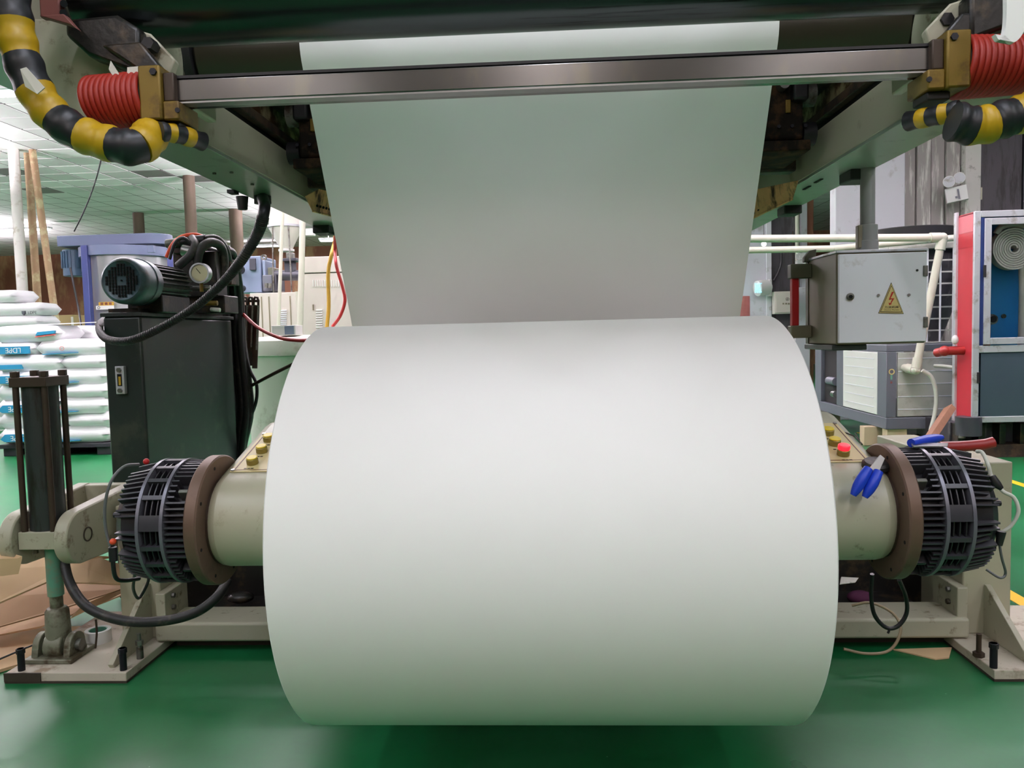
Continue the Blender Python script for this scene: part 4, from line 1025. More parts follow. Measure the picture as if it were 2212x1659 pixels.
eb(588, 592, 597, 628, 8.74, .3, 'extr_dark', 'flange')
MB().cyl(P(592, 595, 8.85), P(660, 595, 8.85), .06, n=24).build('barrel', 'extr_dark', ex)
MB().cyl(P(520, 583, 8.7), P(520, 583, 8.7)+Vector((0, -.08, 0)), .05, n=20).build('pump', 'black_metal', ex)
MB().cyl(P(525, 623, 8.7), P(525, 623, 8.7)+Vector((0, -.08, 0)), .035, n=20).build('pump', 'black_metal', ex)
MB().lathe(P(570, 556, 8.75), 'y', [(-.01, .018), (-.01, .034), (.01, .034), (.01, .018)], n=20, closed=True).build('lifting_eye', 'steel_dull', ex)
for px in (575, 583): MB().cyl(P(px, 612, 8.66), P(px, 622, 8.66), .02, n=12).build('valve', 'steel_dull', ex)
eb(613, 562, 634, 590, 8.8, .12, 'extr_dark', 'feed_throat')
eb(609, 558, 640, 563, 8.76, .2, 'extr_dark', 'throat_flange', .003)
eb(617, 545, 632, 559, 8.8, .1, 'steel_dull', 'slide_gate')
hpz = thing('feed_hopper', 'white conical feed hopper high above the extruder', 'hopper', P(622, 545, 8.9))
hcx = P(617, 500, 8.9)
MB().lathe((hcx.x, 8.9, 0), 'z', [(P(620, 543, 8.9).z, .06), (P(620, 538, 8.9).z, .07), (P(620, 494, 8.9).z, .185), (P(620, 489, 8.9).z, .19), (P(620, 487, 8.9).z, .18), (P(620, 440, 8.9).z, .175), (P(620, 436, 8.9).z, .0)], n=40).build('body', 'tank_white', hpz)
MB().lathe((hcx.x, 8.9, P(620, 490, 8.9).z), 'z', [(-.012, .17), (-.012, .2), (.012, .2), (.012, .17)], n=40, closed=True).build('rim', 'alu', hpz)
MB().lathe((hcx.x, 8.9, P(620, 541, 8.9).z), 'z', [(-.012, .05), (-.012, .09), (.012, .09), (.012, .05)], n=24, closed=True).build('outlet_flange', 'white_plastic', hpz)
for a in (-.5, .5, 2.2):
    d = Vector((math.sin(a)*.19, -math.cos(a)*.19, 0)); MB().cyl(Vector((hcx.x, 8.9, P(620, 490, 8.9).z))+d, Vector((hcx.x, 8.9, P(600, 632, YE).z))+d*1.15, .009, n=8).build('leg', 'steel_dull', hpz)
MB().box(P(648, 494, 8.8), P(676, 508, 8.8)+Vector((0, .1, 0))).build('loader_box', 'white_plastic', hpz, .006)
def pole(nm, mat, a, b, r, label, cat='pipe', n=14): return tag(MB().cyl(P(*a), P(*b), r, n=n).build(nm, mat), label, cat)
pole('feed_pipe', 'pvc', (611, 440, 7.9), (591, 1000, 7.9), .018, 'thin cream pipe in front of the hopper')
pole('feed_pipe', 'pvc', (654, 470, 7.7), (641, 1003, 7.7), .03, 'bright white pipe right of the hopper')
pole('feed_pipe', 'pvc', (641, 630, 7.8), (681, 1001, 7.8), .02, 'short leaning white pipe beside the tall one')
cable('yellow_cable', 'cable_yellow', .017, 'yellow cord hanging along the left edge of the web', (728, 380, 5.2), (724, 510, 6.8), (716, 550, 6.8), (709, 590, 6.8), (710, 660, 6.8), (706, 708, 6.8))
cable('red_cable', 'cable_red', .014, 'dark red cord hanging along the left edge of the web', (730, 380, 5.2), (724, 520, 6.6), (726, 570, 6.6), (740, 620, 6.6), (745, 650, 6.6), (735, 682, 6.6), (718, 706, 6.6))
cable('red_cable', 'cable_red', .011, 'dark red cord swinging from the hose bundle to the roll', (524, 678, 4.8), (558, 708, 4.7), (602, 729, 4.6), (640, 735, 4.5), (668, 735, 4.4))
cable('dark_rope', 'cyl_brown', .011, 'dark rope slanting behind the paper roll on the left', (545, 832, 4.8), (590, 808, 4.6), (632, 787, 4.5), (670, 768, 4.4))
cable('black_cable', 'cable_black', .006, 'thin black cord under the left beam at the web edge', (706, 484, 4.3), (712, 498, 4.3), (722, 506, 4.3))
cable('black_cable', 'cable_black', .01, 'thin cord hanging from the ceiling left of the conduit', (246, 222, 10.9), (222, 330, 10.9), (205, 395, 10.9), (182, 455, 10.9), (160, 500, 10.95))

# ================================================================== BLUE MIXER
YM = 10.7
mx = thing('blue_mixer', 'blue and stainless upright mixer behind the stacked bags', 'mixer', (P(275, 640, YM).x, YM+.5, 0))
mcx = P(280, 620, YM+.6).x; mcy = YM+.6
MB().lathe((mcx, mcy, 0), 'z', [(P(280, 752, YM).z-.1, .12), (P(280, 745, YM).z, .2), (P(280, 715, YM).z, .56), (P(280, 548, YM).z, .58)], n=48).build('drum', 'stainless', mx)
MB().lathe((mcx, mcy, 0), 'z', [(P(280, 548, YM).z, .5), (P(280, 548, YM).z, .64), (P(280, 527, YM).z, .64), (P(280, 525, YM).z, .5)], n=48, closed=True).build('rim_ring', 'mixer_blue', mx)
xl, xr = P(98, 510, YM+.1).x, P(332, 510, YM+.1).x
zz0, zz1 = P(200, 523, YM).z, P(200, 499, YM).z
pol = [(xl, mcy-.25), (xr-.25, mcy-.25)] + [(xr-.25+.25*math.sin(a), mcy-.25*math.cos(a)) for a in [PI*i/10 for i in range(1, 10)]] + [(xr-.25, mcy+.25), (xl, mcy+.25)]
MB().prism(pol, 'z', zz0, zz1).build('belt_cover', 'mixer_blue', mx, .01)
MB().box((mcx-.1, mcy-.3, P(280, 527, YM).z), (mcx+.1, mcy+.3, zz0)).build('cover_mount', 'mixer_deep', mx)
for px in (187, 372):
    x = P(px, 620, YM).x; MB().box((x-.045, YM-.02, .0), (x+.045, YM+.07, P(280, 527, YM).z)).build('leg', 'mixer_deep', mx, .006)
    MB().box((x-.045, YM+1.1, .0), (x+.045, YM+1.19, P(280, 527, YM).z)).build('leg', 'mixer_deep', mx, .006)
MB().box(P(318, 530, YM-.03), P(332, 545, YM-.03)+Vector((0, .06, 0))).build('hinge', 'mixer_blue', mx, .004)
tmx = P(127, 560, YM+.25)
mm_ = MB().cyl((tmx.x, mcy, P(127, 590, YM).z), (tmx.x, mcy, P(127, 530, YM).z), .145, n=32).build('drive_motor', 'motor_teal', mx, .01)
for k in range(20):
    a = 2*PI*k/20; d = Vector((math.cos(a), math.sin(a), 0)); c0 = Vector((tmx.x, mcy, 0))+d*.15
    MB().bar(c0+Vector((0, 0, P(127, 572, YM).z)), c0+Vector((0, 0, P(127, 534, YM).z)), .008, .03, d).build('fin', 'motor_teal', mm_)
MB().box((tmx.x+.14, mcy-.05, P(127, 580, YM).z), (P(182, 560, YM).x, mcy+.05, P(127, 530, YM).z)).build('motor_bracket', 'frame_grey', mx)
kb = P(205, 746, YM-.2); MB().cyl(kb+Vector((-.06, 0, 0)), kb+Vector((.06, 0, 0)), .045, n=20).build('valve_knob', 'orange_knob', mx, .008)
MB().box((kb.x-.05, YM-.15, kb.z-.1), (kb.x+.2, YM+.3, kb.z+.05)).build('outlet', 'extr_dark', mx)
lb = P(222, 664, YM-.01)
MB().box((lb.x-.1, YM-.005, lb.z-.03), (lb.x+.16, YM, lb.z+.025)).build('label_plate', 'white_plastic', mx)
MB().box((lb.x-.06, YM-.006, lb.z+.025), (lb.x+.16, YM, lb.z+.075)).build('label_plate', 'cable_yellow', mx)
for k in range(3): MB().box((lb.x-.03+.06*k, YM-.008, lb.z+.034), (lb.x+.01+.06*k, YM-.006, lb.z+.068)).build('label_print', 'panel_line', mx)
MB().lathe((lb.x-.06, YM-.007, lb.z-.002), 'y', [(0, .014), (-.002, .014), (-.002, .02), (0, .02)], n=20, closed=True).build('label_print', 'label_ink', mx)
cable('mixer_cable', 'cable_black', .014, 'black cable dropping from the mixer motor to the bags', (152, 578, YM), (160, 620, YM), (170, 670, YM), (177, 716, YM-.2))

# ================================================================== COLUMNS AND DUCTS ON THE LEFT
def column(nm, mat, px, py, Y, r, label, z0=0.0, lean=0.0):
    b = P(px, py, Y); return tag(MB().cyl((b.x+lean, Y, z0), (b.x, Y, CEIL-.013), r, n=18).build(nm, mat), label, 'column')
column('pipe_column', 'pole_white', 43, 540, 12.5, .082, 'slim white column in front of the far rusty wall')
column('pipe_column', 'pole_brown', 73, 540, 12.8, .06, 'brown taped pipe nearest the white column', lean=.02)
column('pipe_column', 'pole_brown', 86, 580, 12.6, .055, 'leaning brown taped pipe right of its twin', lean=.35)
column('duct_column', 'duct_brown', 300, 490, 19, .13, 'far brown column rising above the blue mixer')
column('duct_column', 'duct_brown', 412, 470, 15, .11, 'grey column rising behind the gauge and hoses')
column('duct_column', 'duct_brown', 512, 530, 19, .16, 'far brown column beside the hose bundle')
t = thing('wall_cabinet', 'olive cabinet against the far rusty wall', 'cabinet', P(140, 720, 16))
MB().box(P(110, 681, 16)*1.0, P(163, 800, 16)+Vector((0, .5, 0))).build('body', 'wall_olive', t, .01)
MB().box(P(157, 684, 15.99), P(160, 800, 15.99)+Vector((0, .02, 0))).build('edge_trim', 'pole_white', t)

# ================================================================== STACKED BAGS
def bag_mesh(L_, W_, H_, seed, name):
    r = random.Random(seed); nx, ny = 14, 8
    vs, fs = [], []
    top = {}; ph1, ph2 = r.uniform(0, 6), r.uniform(0, 6)
    for sd in (1, -1):
        for i in range(nx+1):
            for j in range(ny+1):
                u, v = i/nx*2-1, j/ny*2-1
                puff = max(0, (1-abs(u)**9)*(1-abs(v)**7))
                wob = .06*math.sin(5*u+ph1)*math.cos(4*v+ph2)
                x = u*L_/2*(1-.05*abs(v)**3); y = v*W_/2*(1-.06*abs(u)**3)
                z = sd*H_/2*(puff**.3*(1+wob*.5)) if puff > 0 else 0
                vs.append((x, y, z+H_/2))
    N_ = (nx+1)*(ny+1)
    for i in range(nx):
        for j in range(ny):
            a = i*(ny+1)+j; fs.append((a, a+ny+1, a+ny+2, a+1)); fs.append((N_+a, N_+a+1, N_+a+ny+2, N_+a+ny+1))
    import bmesh
    me = bpy.data.meshes.new(name); me.from_pydata(vs, [], fs)
    b = bmesh.new(); b.from_mesh(me); bmesh.ops.remove_doubles(b, verts=b.verts, dist=1e-4); bmesh.ops.recalc_face_normals(b, faces=b.faces); b.to_mesh(me); b.free()
    me.shade_smooth(); me.materials.append(MATS['bag_white']); return me
BH = .172
BM = [bag_mesh(.84, .53, BH*1.13, k, 'resin_bag') for k in range(3)]
BE = [bag_mesh(.53, .84, BH*1.13, k+9, 'resin_bag') for k in range(3)]
YS = 8.62
xs0, xs1 = P(-8, 900, YS).x, P(-8, 900, YS).x+1.32
pal = thing('pallet', 'black plastic pallet under the tall stack of white bags', 'pallet', ((xs0+xs1)/2, YS+.7, 0))
MB().box((xs0, YS+.02, .09), (xs1, YS+1.4, .14)).build('deck', 'pallet_black', pal, .005)
for k in range(3):
    x = xs0+.02+(xs1-xs0-.2)*k/2; MB().box((x, YS+.05, 0), (x+.16, YS+1.35, .09)).build('skid', 'pallet_black', pal, .005)
def bag(name, me, x, y, z, label, group, rz=0.0):
    o = bpy.data.objects.new(name, me); COL.objects.link(o); o.location = (x, y, z); o.rotation_euler = (0, 0, rz); ORG[o] = Vector((x, y, z))
    return tag(o, label, 'bag', group)
ordn = ['bottom', 'second', 'third', 'fourth', 'fifth', 'sixth', 'seventh', 'top']
rr = random.Random(8)
def decal(o, mb, mat, nm): return mb.build(nm, mat, o)
for k in range(8):
    z = .14+k*.168
    lay = ((.40, BM, .80), (1.06, BE, .50)) if k % 2 else ((.25, BE, .50), (.91, BM, .80))
    for side, (xc, ms, w) in zip(('left', 'right'), lay):
        if k == 7 and side == 'right': continue
        yy = YS+(.25 if ms is BM else .40)+rr.uniform(-.02, .02)
        o = bag('resin_bag', ms[k % 3], xs0+xc+rr.uniform(-.015, .015), yy, z, '%s white resin bag of the tall pallet stack, %s side' % (ordn[k], side), 'resin bags on the front pallet', rr.uniform(-.02, .02))
        ORG[o] = Vector((xs0+xc, yy, z))
        yf = yy-(.27 if ms is BM else .428)
        zc_ = z+.088
        if side == 'left' and ms is BE:                   # blue end label with the print upside down
            x0 = xs0+xc-.20
            d = MB().prism([(x0, zc_-.02), (x0+.06, zc_+.035), (x0+.40, zc_+.035), (x0+.40, zc_-.05), (x0+.05, zc_-.05)], 'y', yf-.004, yf+.03).build('blue_label', 'bag_blue', o)
            text_mesh('print', 'LDPE', .085, 'white_plastic', d, Matrix.Translation((x0+.22, yf-.006, zc_-.006)) @ FACE @ Matrix.Rotation(PI, 4, 'Z'))
        elif side == 'right' and ms is BM:
            x0 = xs0+xc-.12
            MB().prism([(x0-.2, zc_-.058), (x0+.2, zc_-.048), (x0+.2, zc_-.054), (x0-.2, zc_-.068)], 'y', yf+.004, yf+.05).build('blue_stripe', 'bag_blue', o)
            MB().lathe((x0+.04, yf-.004, zc_), 'y', [(0, .022), (-.002, .022), (-.002, .026), (0, .026)], n=20, closed=True).build('ring_mark', 'bag_red', o)
            if k == 2: MB().box((x0-.08, yf-.005, zc_+.045), (x0+.03, yf+.02, zc_+.075)).build('ink_block', 'bag_ink', o)
        elif side == 'left' and k == 7:
            x0 = xs0+xc+.14
            MB().prism([(x0, zc_-.015), (x0+.025, zc_+.025), (x0+.23, zc_+.04), (x0+.22, zc_+.005)], 'y', yf-.004, yf+.03).build('blue_flash', 'bag_blue', o)
            MB().prism([(x0-.008, zc_-.035), (x0-.003, zc_-.025), (x0+.22, zc_-.003), (x0+.22, zc_-.013)], 'y', yf-.004, yf+.03).build('red_flash', 'bag_red', o)
        elif side == 'left' and k == 5:
            x0 = xs0+.02
            MB().box((x0, yf-.004, zc_-.055), (x0+.32, yf+.04, zc_-.005)).build('blue_label', 'bag_blue', o)
        # hidden back row
        bag('resin_bag', ms[(k+1) % 3], xs0+xc, yy+(.55 if ms is BM else .80), z, 'white resin bag in the back row of the tall pallet stack', 'resin bags hidden in the back row')
# rear stack whose top shows over the front one
xr0 = P(-40, 700, 11.2).x
pz = P(40, 722, 11.2).z
for k in range(7):
    bag('resin_bag', BM[k % 3], xr0+.42, 11.5, .02+k*(pz-.03)/7, 'white resin bag low in the rear stack', 'resin bags hidden in the rear stack')
p2 = thing('pallet', 'dark pallet carrying the rear bags above the front stack', 'pallet', (xr0+.5, 11.5, pz))
MB().box((xr0-.1, 11.2, pz), (P(97, 715, 11.2).x, 11.9, pz+.03)).build('deck', 'pallet_black', p2, .005)
MB().box((xr0-.1, 11.22, pz+.03), (P(92, 715, 11.2).x, 11.88, pz+.085)).build('board', 'pallet_black', p2, .005)
b1 = bag('resin_bag', BM[0], P(30, 700, 11.2).x, 11.45, pz+.085, 'lower plain white bag on the rear pallet', 'rear pallet bags')
b2 = bag('resin_bag', BM[1], P(34, 700, 11.2).x, 11.45, pz+.085+.19, 'white bag with shield print on the rear pallet', 'rear pallet bags', .03)
q = P(48, 676, 11.17); ORG[b2] = b2.location.copy()
text_mesh('print', 'LDPE', .06, 'bag_ink', b2, Matrix.Translation((q.x+.13, 11.185, q.z)) @ FACE)
MB().prism([(q.x-.03, q.z+.03), (q.x+.02, q.z+.03), (q.x+.018, q.z-.01), (q.x-.005, q.z-.035), (q.x-.028, q.z-.01)], 'y', 11.185, 11.21).build('shield_mark', 'bag_ink', b2)
b3 = bag('resin_bag', BM[2], P(-18, 640, 11.2).x, 11.45, pz+.085+.385, 'uppermost white bag at the left edge of the frame', 'rear pallet bags', -.1)
tag(MB().slab([Vector((xs0+.05, YS+.1, .14+8*.168+.02)), Vector((xs0+.9, YS+.05, .14+8*.168+.035)), Vector((xs0+1.1, YS+.5, .14+8*.168+.06)), Vector((xs0+.1, YS+.6, .14+8*.168+.05))], .006).build('plastic_sheet', 'bag_white', smooth=0), 'loose white plastic sheet over the tall bag stack', 'plastic sheet')

# ================================================================== CARDBOARD HEAP BEHIND THE CYLINDER
def card(label, pts, th=.012, mat='cardboard'):
    tag(MB().slab([F(*p) for p in pts], th).build('cardboard_sheet', mat, smooth=0), label, 'cardboard')
card('flat tan cardboard sheet on the floor beside the left foot plate', [(-300, 1470, .014), (-20, 1452, .014), (72, 1425, .014), (175, 1352, .014), (-40, 1362, .014), (-300, 1390, .014)])
card('broad brown cardboard sheet, lowest of the tilted heap', [(-260, 1420, .05), (-40, 1382, .05), (90, 1356, .06), (262, 1288, .10), (268, 1262, .12), (140, 1262, .14), (-40, 1308, .12), (-260, 1350, .12)], .008)
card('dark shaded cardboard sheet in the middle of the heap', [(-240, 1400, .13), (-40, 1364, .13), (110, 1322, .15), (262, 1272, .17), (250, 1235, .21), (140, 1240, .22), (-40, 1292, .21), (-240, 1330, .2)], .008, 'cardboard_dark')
card('pale cardboard sheet sloping behind the teal piston rod', [(-240, 1372, .27), (-40, 1318, .27), (98, 1258, .28), (160, 1218, .30), (240, 1202, .31), (90, 1196, .36), (-40, 1235, .37), (-240, 1290, .37)], .007)
card('folded cardboard flap leaning at the far left edge', [(-240, 1290, .40), (-40, 1250, .40), (40, 1240, .40), (48, 1206, .46), (-40, 1180, .50), (-240, 1215, .5)], .008)
card('small brown cardboard piece behind the lever plate', [(120, 1256, .27), (268, 1262, .25), (272, 1222, .30), (215, 1205, .33), (150, 1215, .32)], .007)
card('narrow cardboard strip curling out right of the piston rod', [(150, 1338, .10), (262, 1282, .13), (266, 1270, .15), (180, 1306, .14)], .006)
cable('loose_strap', 'cable_black', .004, 'thin black strap trailing over the cardboard at the left edge', (-20, 1432, 2.82), (20, 1415, 2.86), (55, 1400, 2.9), (76, 1392, 2.92))

# ================================================================== PENDANT CONTROL BOX (right)
PY = 3.0
pc = thing('pendant_box', 'grey electrical box with warning triangle hanging from the right beam', 'electrical box', (P(1905, 745, PY).x, PY+.17, P(1905, 745, PY).z))
x0, x1 = P(1810, 640, PY).x, P(2004, 640, PY).x
z1, z0 = P(1905, 542, PY).z, P(1905, 743, PY).z
MB().box((x0, PY+.016, z0), (x1, PY+.36, z1)).build('box_body', 'cab_side', pc, .005)
dr = MB().box((x0+.003, PY, z0+.006), (x1-.003, PY+.013, z1-.008)).build('door', 'cab_grey', pc, .003)
MB().box((x0-.004, PY+.01, z1-.002), (x1+.004, PY+.37, z1+.008)).build('top_plate', 'alu', pc, .002)
MB().box((x0-.01, PY+.03, z0-.022), (x0+.12, PY+.36, z0)).build('bottom_channel', 'cab_teal', pc, .004)
def dp(px, py): q = P(px, py, PY); return q
q = dp(1836, 641); lk = MB().lathe(q, 'y', [(0, .014), (-.006, .014), (-.008, .010), (-.008, 0)], n=24).build('lock', 'steel_dull', dr)
MB().cyl(q+Vector((0, -.0095, 0)), q+Vector((0, -.007, 0)), .007, n=16).build('keyhole', 'void', lk)
for px, py in ((1897, 638), (1963, 637)): q = dp(px, py); MB().cyl(q+Vector((0, -.004, 0)), q, .0055, n=12).build('screw', 'screw', dr)
q = dp(1981, 584); MB().cyl(q+Vector((0, -.002, 0)), q, .0045, n=12).build('rivet', 'mount_black', dr)
for py in (585, 696): q = dp(1999, py); MB().box((q.x-.008, PY-.005, q.z-.02), (q.x+.008, PY+.015, q.z+.02)).build('hinge', 'steel_dull', dr, .002)
# warning triangle
A, B, C_ = dp(1925, 610), dp(1897, 677), dp(1952, 678)
def tri(k, y0, y1, mat, nm, par):
    g_ = (A+B+C_)/3; pts = [g_+(p-g_)*k for p in (A, B, C_)]
    return MB().prism([(p.x, p.z) for p in pts], 'y', y0, y1).build(nm, mat, par)
sg_ = tri(1.0, PY-.0012, PY, 'label_ink', 'warning_sign', dr)
tri(.95, PY-.0018, PY-.001, 'sign_yellow', 'sign_face', sg_); tri(.87, PY-.0022, PY-.001, 'label_ink', 'sign_border', sg_); tri(.81, PY-.0027, PY-.001, 'sign_yellow', 'sign_field', sg_)
def sp(u, v): return P(1880+u/16.59, 600+v/16.59, PY)
for poly in ([(760, 505), (835, 510), (715, 740), (850, 735), (735, 920), (760, 940), (665, 985), (645, 880), (700, 920), (770, 770), (645, 800)],):
    pts = [sp(*p) for p in poly]
    MB().prism([(p.x, p.z) for p in pts], 'y', PY-.0032, PY-.0026).build('bolt_symbol', 'sign_red', sg_)
q = sp(752, 1062); text_mesh('sign_text', '万润机械', .0103, 'label_ink', sg_, Matrix.Translation((q.x, PY-.003, q.z)) @ FACE @ Matrix.Scale(1.28, 4, (1, 0, 0)), .0002)
q = sp(752, 1155); text_mesh('sign_text', 'Wanrun Machine', .0058, 'label_ink', sg_, Matrix.Translation((q.x, PY-.003, q.z)) @ FACE @ Matrix.Scale(1.38, 4, (1, 0, 0)), .0002)
xp = P(1874, 450, PY+.2).x; yp = PY+.2
MB().cyl((xp, yp, z1), (xp, yp, BZ-.0), .028, n=24).build('hanger_pipe', 'pvc_grey', pc)
MB().cyl((xp, yp, z1+.006), (xp, yp, P(1874, 486, yp).z), .0385, n=24).build('pipe_collar', 'pvc_grey', pc, .003)
MB().cyl((xp, yp, z1+.006), (xp, yp, P(1874, 520, yp).z), .041, n=24).build('pipe_collar', 'pvc_grey', pc, .003)
MB().obox((xp-.036, yp-.01, P(1874, 512, yp).z), (.02, .03, .09)).build('collar_lug', 'cab_side', pc, .004)
yh = PY+.32; xh = x0
for py0, py1, m in ((571, 602, 'cab_olive'), (703, 730, 'cab_side')):
    za, zb_ = P(1730, py0, yh).z, P(1730, py1, yh).z
    MB().box((P(1704, 600, yh).x, yh-.03, zb_), (xh, yh+.02, za)).build('handle_bracket', m, pc, .004)
MB().box((P(1708, 600, yh).x, yh-.02, P(1715, 704, yh).z), (P(1723, 600, yh).x, yh+.012, P(1715, 600, yh).z)).build('handle_grip', 'red_handle', pc, .003)
MB().slab([P(1738, 566, yh), P(1762, 566, yh), P(1764, 538, yh), P(1750, 541, yh), P(1738, 556, yh)], .03).build('corner_bracket', 'cab_olive', pc, .003)
MB().box((x0-.004, PY+.33, z0-.01), (x0+.03, PY+.36, z1)).build('back_strip', 'cab_olive', pc)

# ================================================================== AIR DRYER WITH COOLING TOWER
DY0, DY1 = 8.1, 10.25
cx0 = P(1914, 900, DY0).x; cx1 = cx0+1.05
dz0, dz1 = .2, P(1930, 745, DY0).z
dy = thing('air_dryer', 'grey-framed air dryer with white side panels on the right', 'air dryer', ((cx0+cx1)/2, 9.2, 0))
def gb(a, b, nm, m='frame_grey', bev=.006): return MB().box(a, b).build(nm, m, dy, bev)
gb((cx0, DY0, dz0), (cx1, DY1, dz0+.12), 'base_frame')
gb((cx0, DY0, dz1-.07), (cx1, DY1, dz1), 'top_frame')
for x, y in ((cx0, DY0), (cx0, DY0+1.17), (cx0, DY1-.22), (cx1-.1, DY0)): gb((x, y, dz0+.12), (x+.10, y+.22, dz1-.07), 'corner_post')
wpn = gb((cx0-.004, DY0+.22, dz0+.13), (cx0+.03, DY0+1.17, dz1-.08), 'side_panel', 'panel_white')
for k in range(6):
    z = dz0+.2+k*.1*(1 if k < 3 else 1.02); MB().box((cx0-.007, DY0+.3, z), (cx0-.004, DY0+1.1, z+.008)).build('pressed_rib', 'cab_grey', wpn)
gb((cx0+.05, DY0+1.39, dz0+.12), (cx0+.06, DY1-.1, dz1-.07), 'interior_shade', 'void')  # black sheet painted as the shade inside the open frame
MB().cyl((cx0+.02, DY0+1.45, dz0+.4), (cx0+.02, DY0+1.7, dz0+.4), .05, n=20).build('motor', 'frame_grey', dy)
MB().cyl((cx0+.0, DY0+1.5, dz0+.25), (cx0+.0, DY0+1.4, dz0+.25), .04, n=20).build('coupling', 'steel', dy)
fp = gb((cx0+.115, DY0+.005, dz0+.13), (cx1-.1, DY0+.03, dz1-.08), 'front_panel', 'dryer_grey')
for k in range(5): MB().box((cx0+.12, DY0+.002, dz0+.2+k*.13), (cx1-.11, DY0+.006, dz0+.208+k*.13)).build('pressed_rib', 'cab_grey', fp)
q = P(1926, 803, DY0); MB().lathe((q.x, DY0-.001, q.z), 'y', [(0, .02), (-.003, .02), (-.003, .03), (0, .03)], n=20, closed=True).build('badge', 'sign_yellow', dy)
MB().box((q.x-.012, DY0-.004, q.z-.08), (q.x+.006, DY0, q.z-.03)).build('badge_mark', 'rod_teal', dy); MB().box((q.x-.012, DY0-.004, q.z-.12), (q.x+.006, DY0, q.z-.10)).build('badge_mark', 'rust_red', dy)
q = F(1865, 930, 0)
for x, y in ((cx0-.12, DY0+.25), (cx0+.02, DY0+.02), (cx1-.2, DY0+.1), (cx0+.05, DY1-.2), (cx1-.2, DY1-.2)):
    tag(MB().box((x, y, 0), (x+.2, y+.12, dz0)).build('wood_block', 'wood_pale', None, .004), 'pale wooden block propping the air dryer', 'wood block', 'blocks under the dryer')
# cooling tower standing on the dryer
ct = thing('cooling_fan_unit', 'black conical fan in a barred grey frame on the air dryer', 'cooling unit', ((cx0+cx1)/2+.1, 9.0, dz1))
ty0, ty1 = DY0+.25, DY0+1.25; tx0, tx1 = P(1918, 700, ty0).x, P(2085, 700, ty0).x
tz0, tz1 = dz1, P(2040, 536, ty0).z
def tb(a, b, nm, m='cab_grey', bev=.005): return MB().box(a, b).build(nm, m, ct, bev)
tb((tx0, ty0, tz0), (tx1, ty1, P(2040, 738, ty0).z), 'lower_frame', 'dryer_grey'); tb((tx0, ty0, tz1), (tx1, ty1, P(2040, 522, ty0).z), 'upper_frame', 'dryer_grey')
for x in (tx0, tx1-.05): tb((x, ty0, tz0), (x+.05, ty0+.05, tz1), 'frame_post', 'dryer_grey'); tb((x, ty1-.05, tz0), (x+.05, ty1, tz1), 'frame_post', 'dryer_grey')
zlo = P(2040, 738, ty0).z
for k in range(1, 8): tb((tx0, ty0-.004, zlo+(tz1-zlo)*k/8-.008), (tx1, ty0+.006, zlo+(tz1-zlo)*k/8+.008), 'cross_bar', 'dryer_grey', 0)
for k in range(1, 6): x = tx0+(tx1-tx0)*k/6; MB().cyl((x, ty0-.012, zlo), (x, ty0-.012, tz1), .010, n=8).build('upright_bar', 'cab_grey', ct)
fcx = P(1965, 505, (ty0+ty1)/2).x; fcy = (ty0+ty1)/2
ztop = P(1965, 493, fcy-.35).z; zlow = P(1965, 505, fcy-.35).z
MB().lathe((fcx, fcy, 0), 'z', [(zlow-.05, .40), (zlow-.05, .45), (ztop+.01, .47), (ztop+.02, .44), (ztop+.02, .40)], n=48, closed=True).build('fan_ring', 'black_metal', ct)
MB().lathe((fcx+.12, fcy, 0), 'z', [(zlo, .2), (zlo+(tz1-zlo)*.7, .43), (tz1, .45)], n=40).build('fan_cone', 'wall_black', ct)
# PVC pipework
def pipe(label, r, pts, mat='pvc', elbows=()):
    t = thing('pvc_pipe', label, 'pipe', P(*pts[0]))
    for a, b in zip(pts[:-1], pts[1:]): MB().cyl(P(*a), P(*b), r, n=18).build('pipe_run', mat, t)
    for e in elbows:
        q = P(*pts[e]); d0 = (P(*pts[e-1])-q).normalized(); d1 = (P(*pts[e+1])-q).normalized()
        MB().ball(q, r*1.25, 14, 10).build('elbow', mat, t)
        for d in (d0, d1): MB().cyl(q+d*.02, q+d*r*3.2, r*1.25, n=18).build('socket', mat, t)
    h_ = P(1598, 520, pts[0][2]); MB().cyl(h_, (h_.x, h_.y, CEIL), .008, n=8).build('hanger', 'steel', t)
    return t
pipe('cream PVC pipe bending down past the pendant box to the dryer', .038, [(1590, 516, 7.9), (2036, 513, 7.9), (1978, 799, 7.95), (1952, 794, 8.12)], elbows=(1, 2))
pipe('lower cream PVC pipe running behind the pendant box', .033, [(1590, 541, 8.2), (1800, 537, 8.2), (2060, 514, 8.25)])
cable('drain_hose', 'cable_white', .02, 'white drain hose hanging from the dryer pipe', (1992, 800, 7.9), (2012, 815, 7.9), (2022, 850, 7.9), (2020, 890, 7.9), (2010, 930, 7.9), n=10, cat='hose')
cable('drain_hose', 'cable_white', .016, 'short white hose leading into the fire cabinet side', (2018, 790, 7.98), (2040, 791, 7.9), (2068, 795, 7.8), cat='hose')

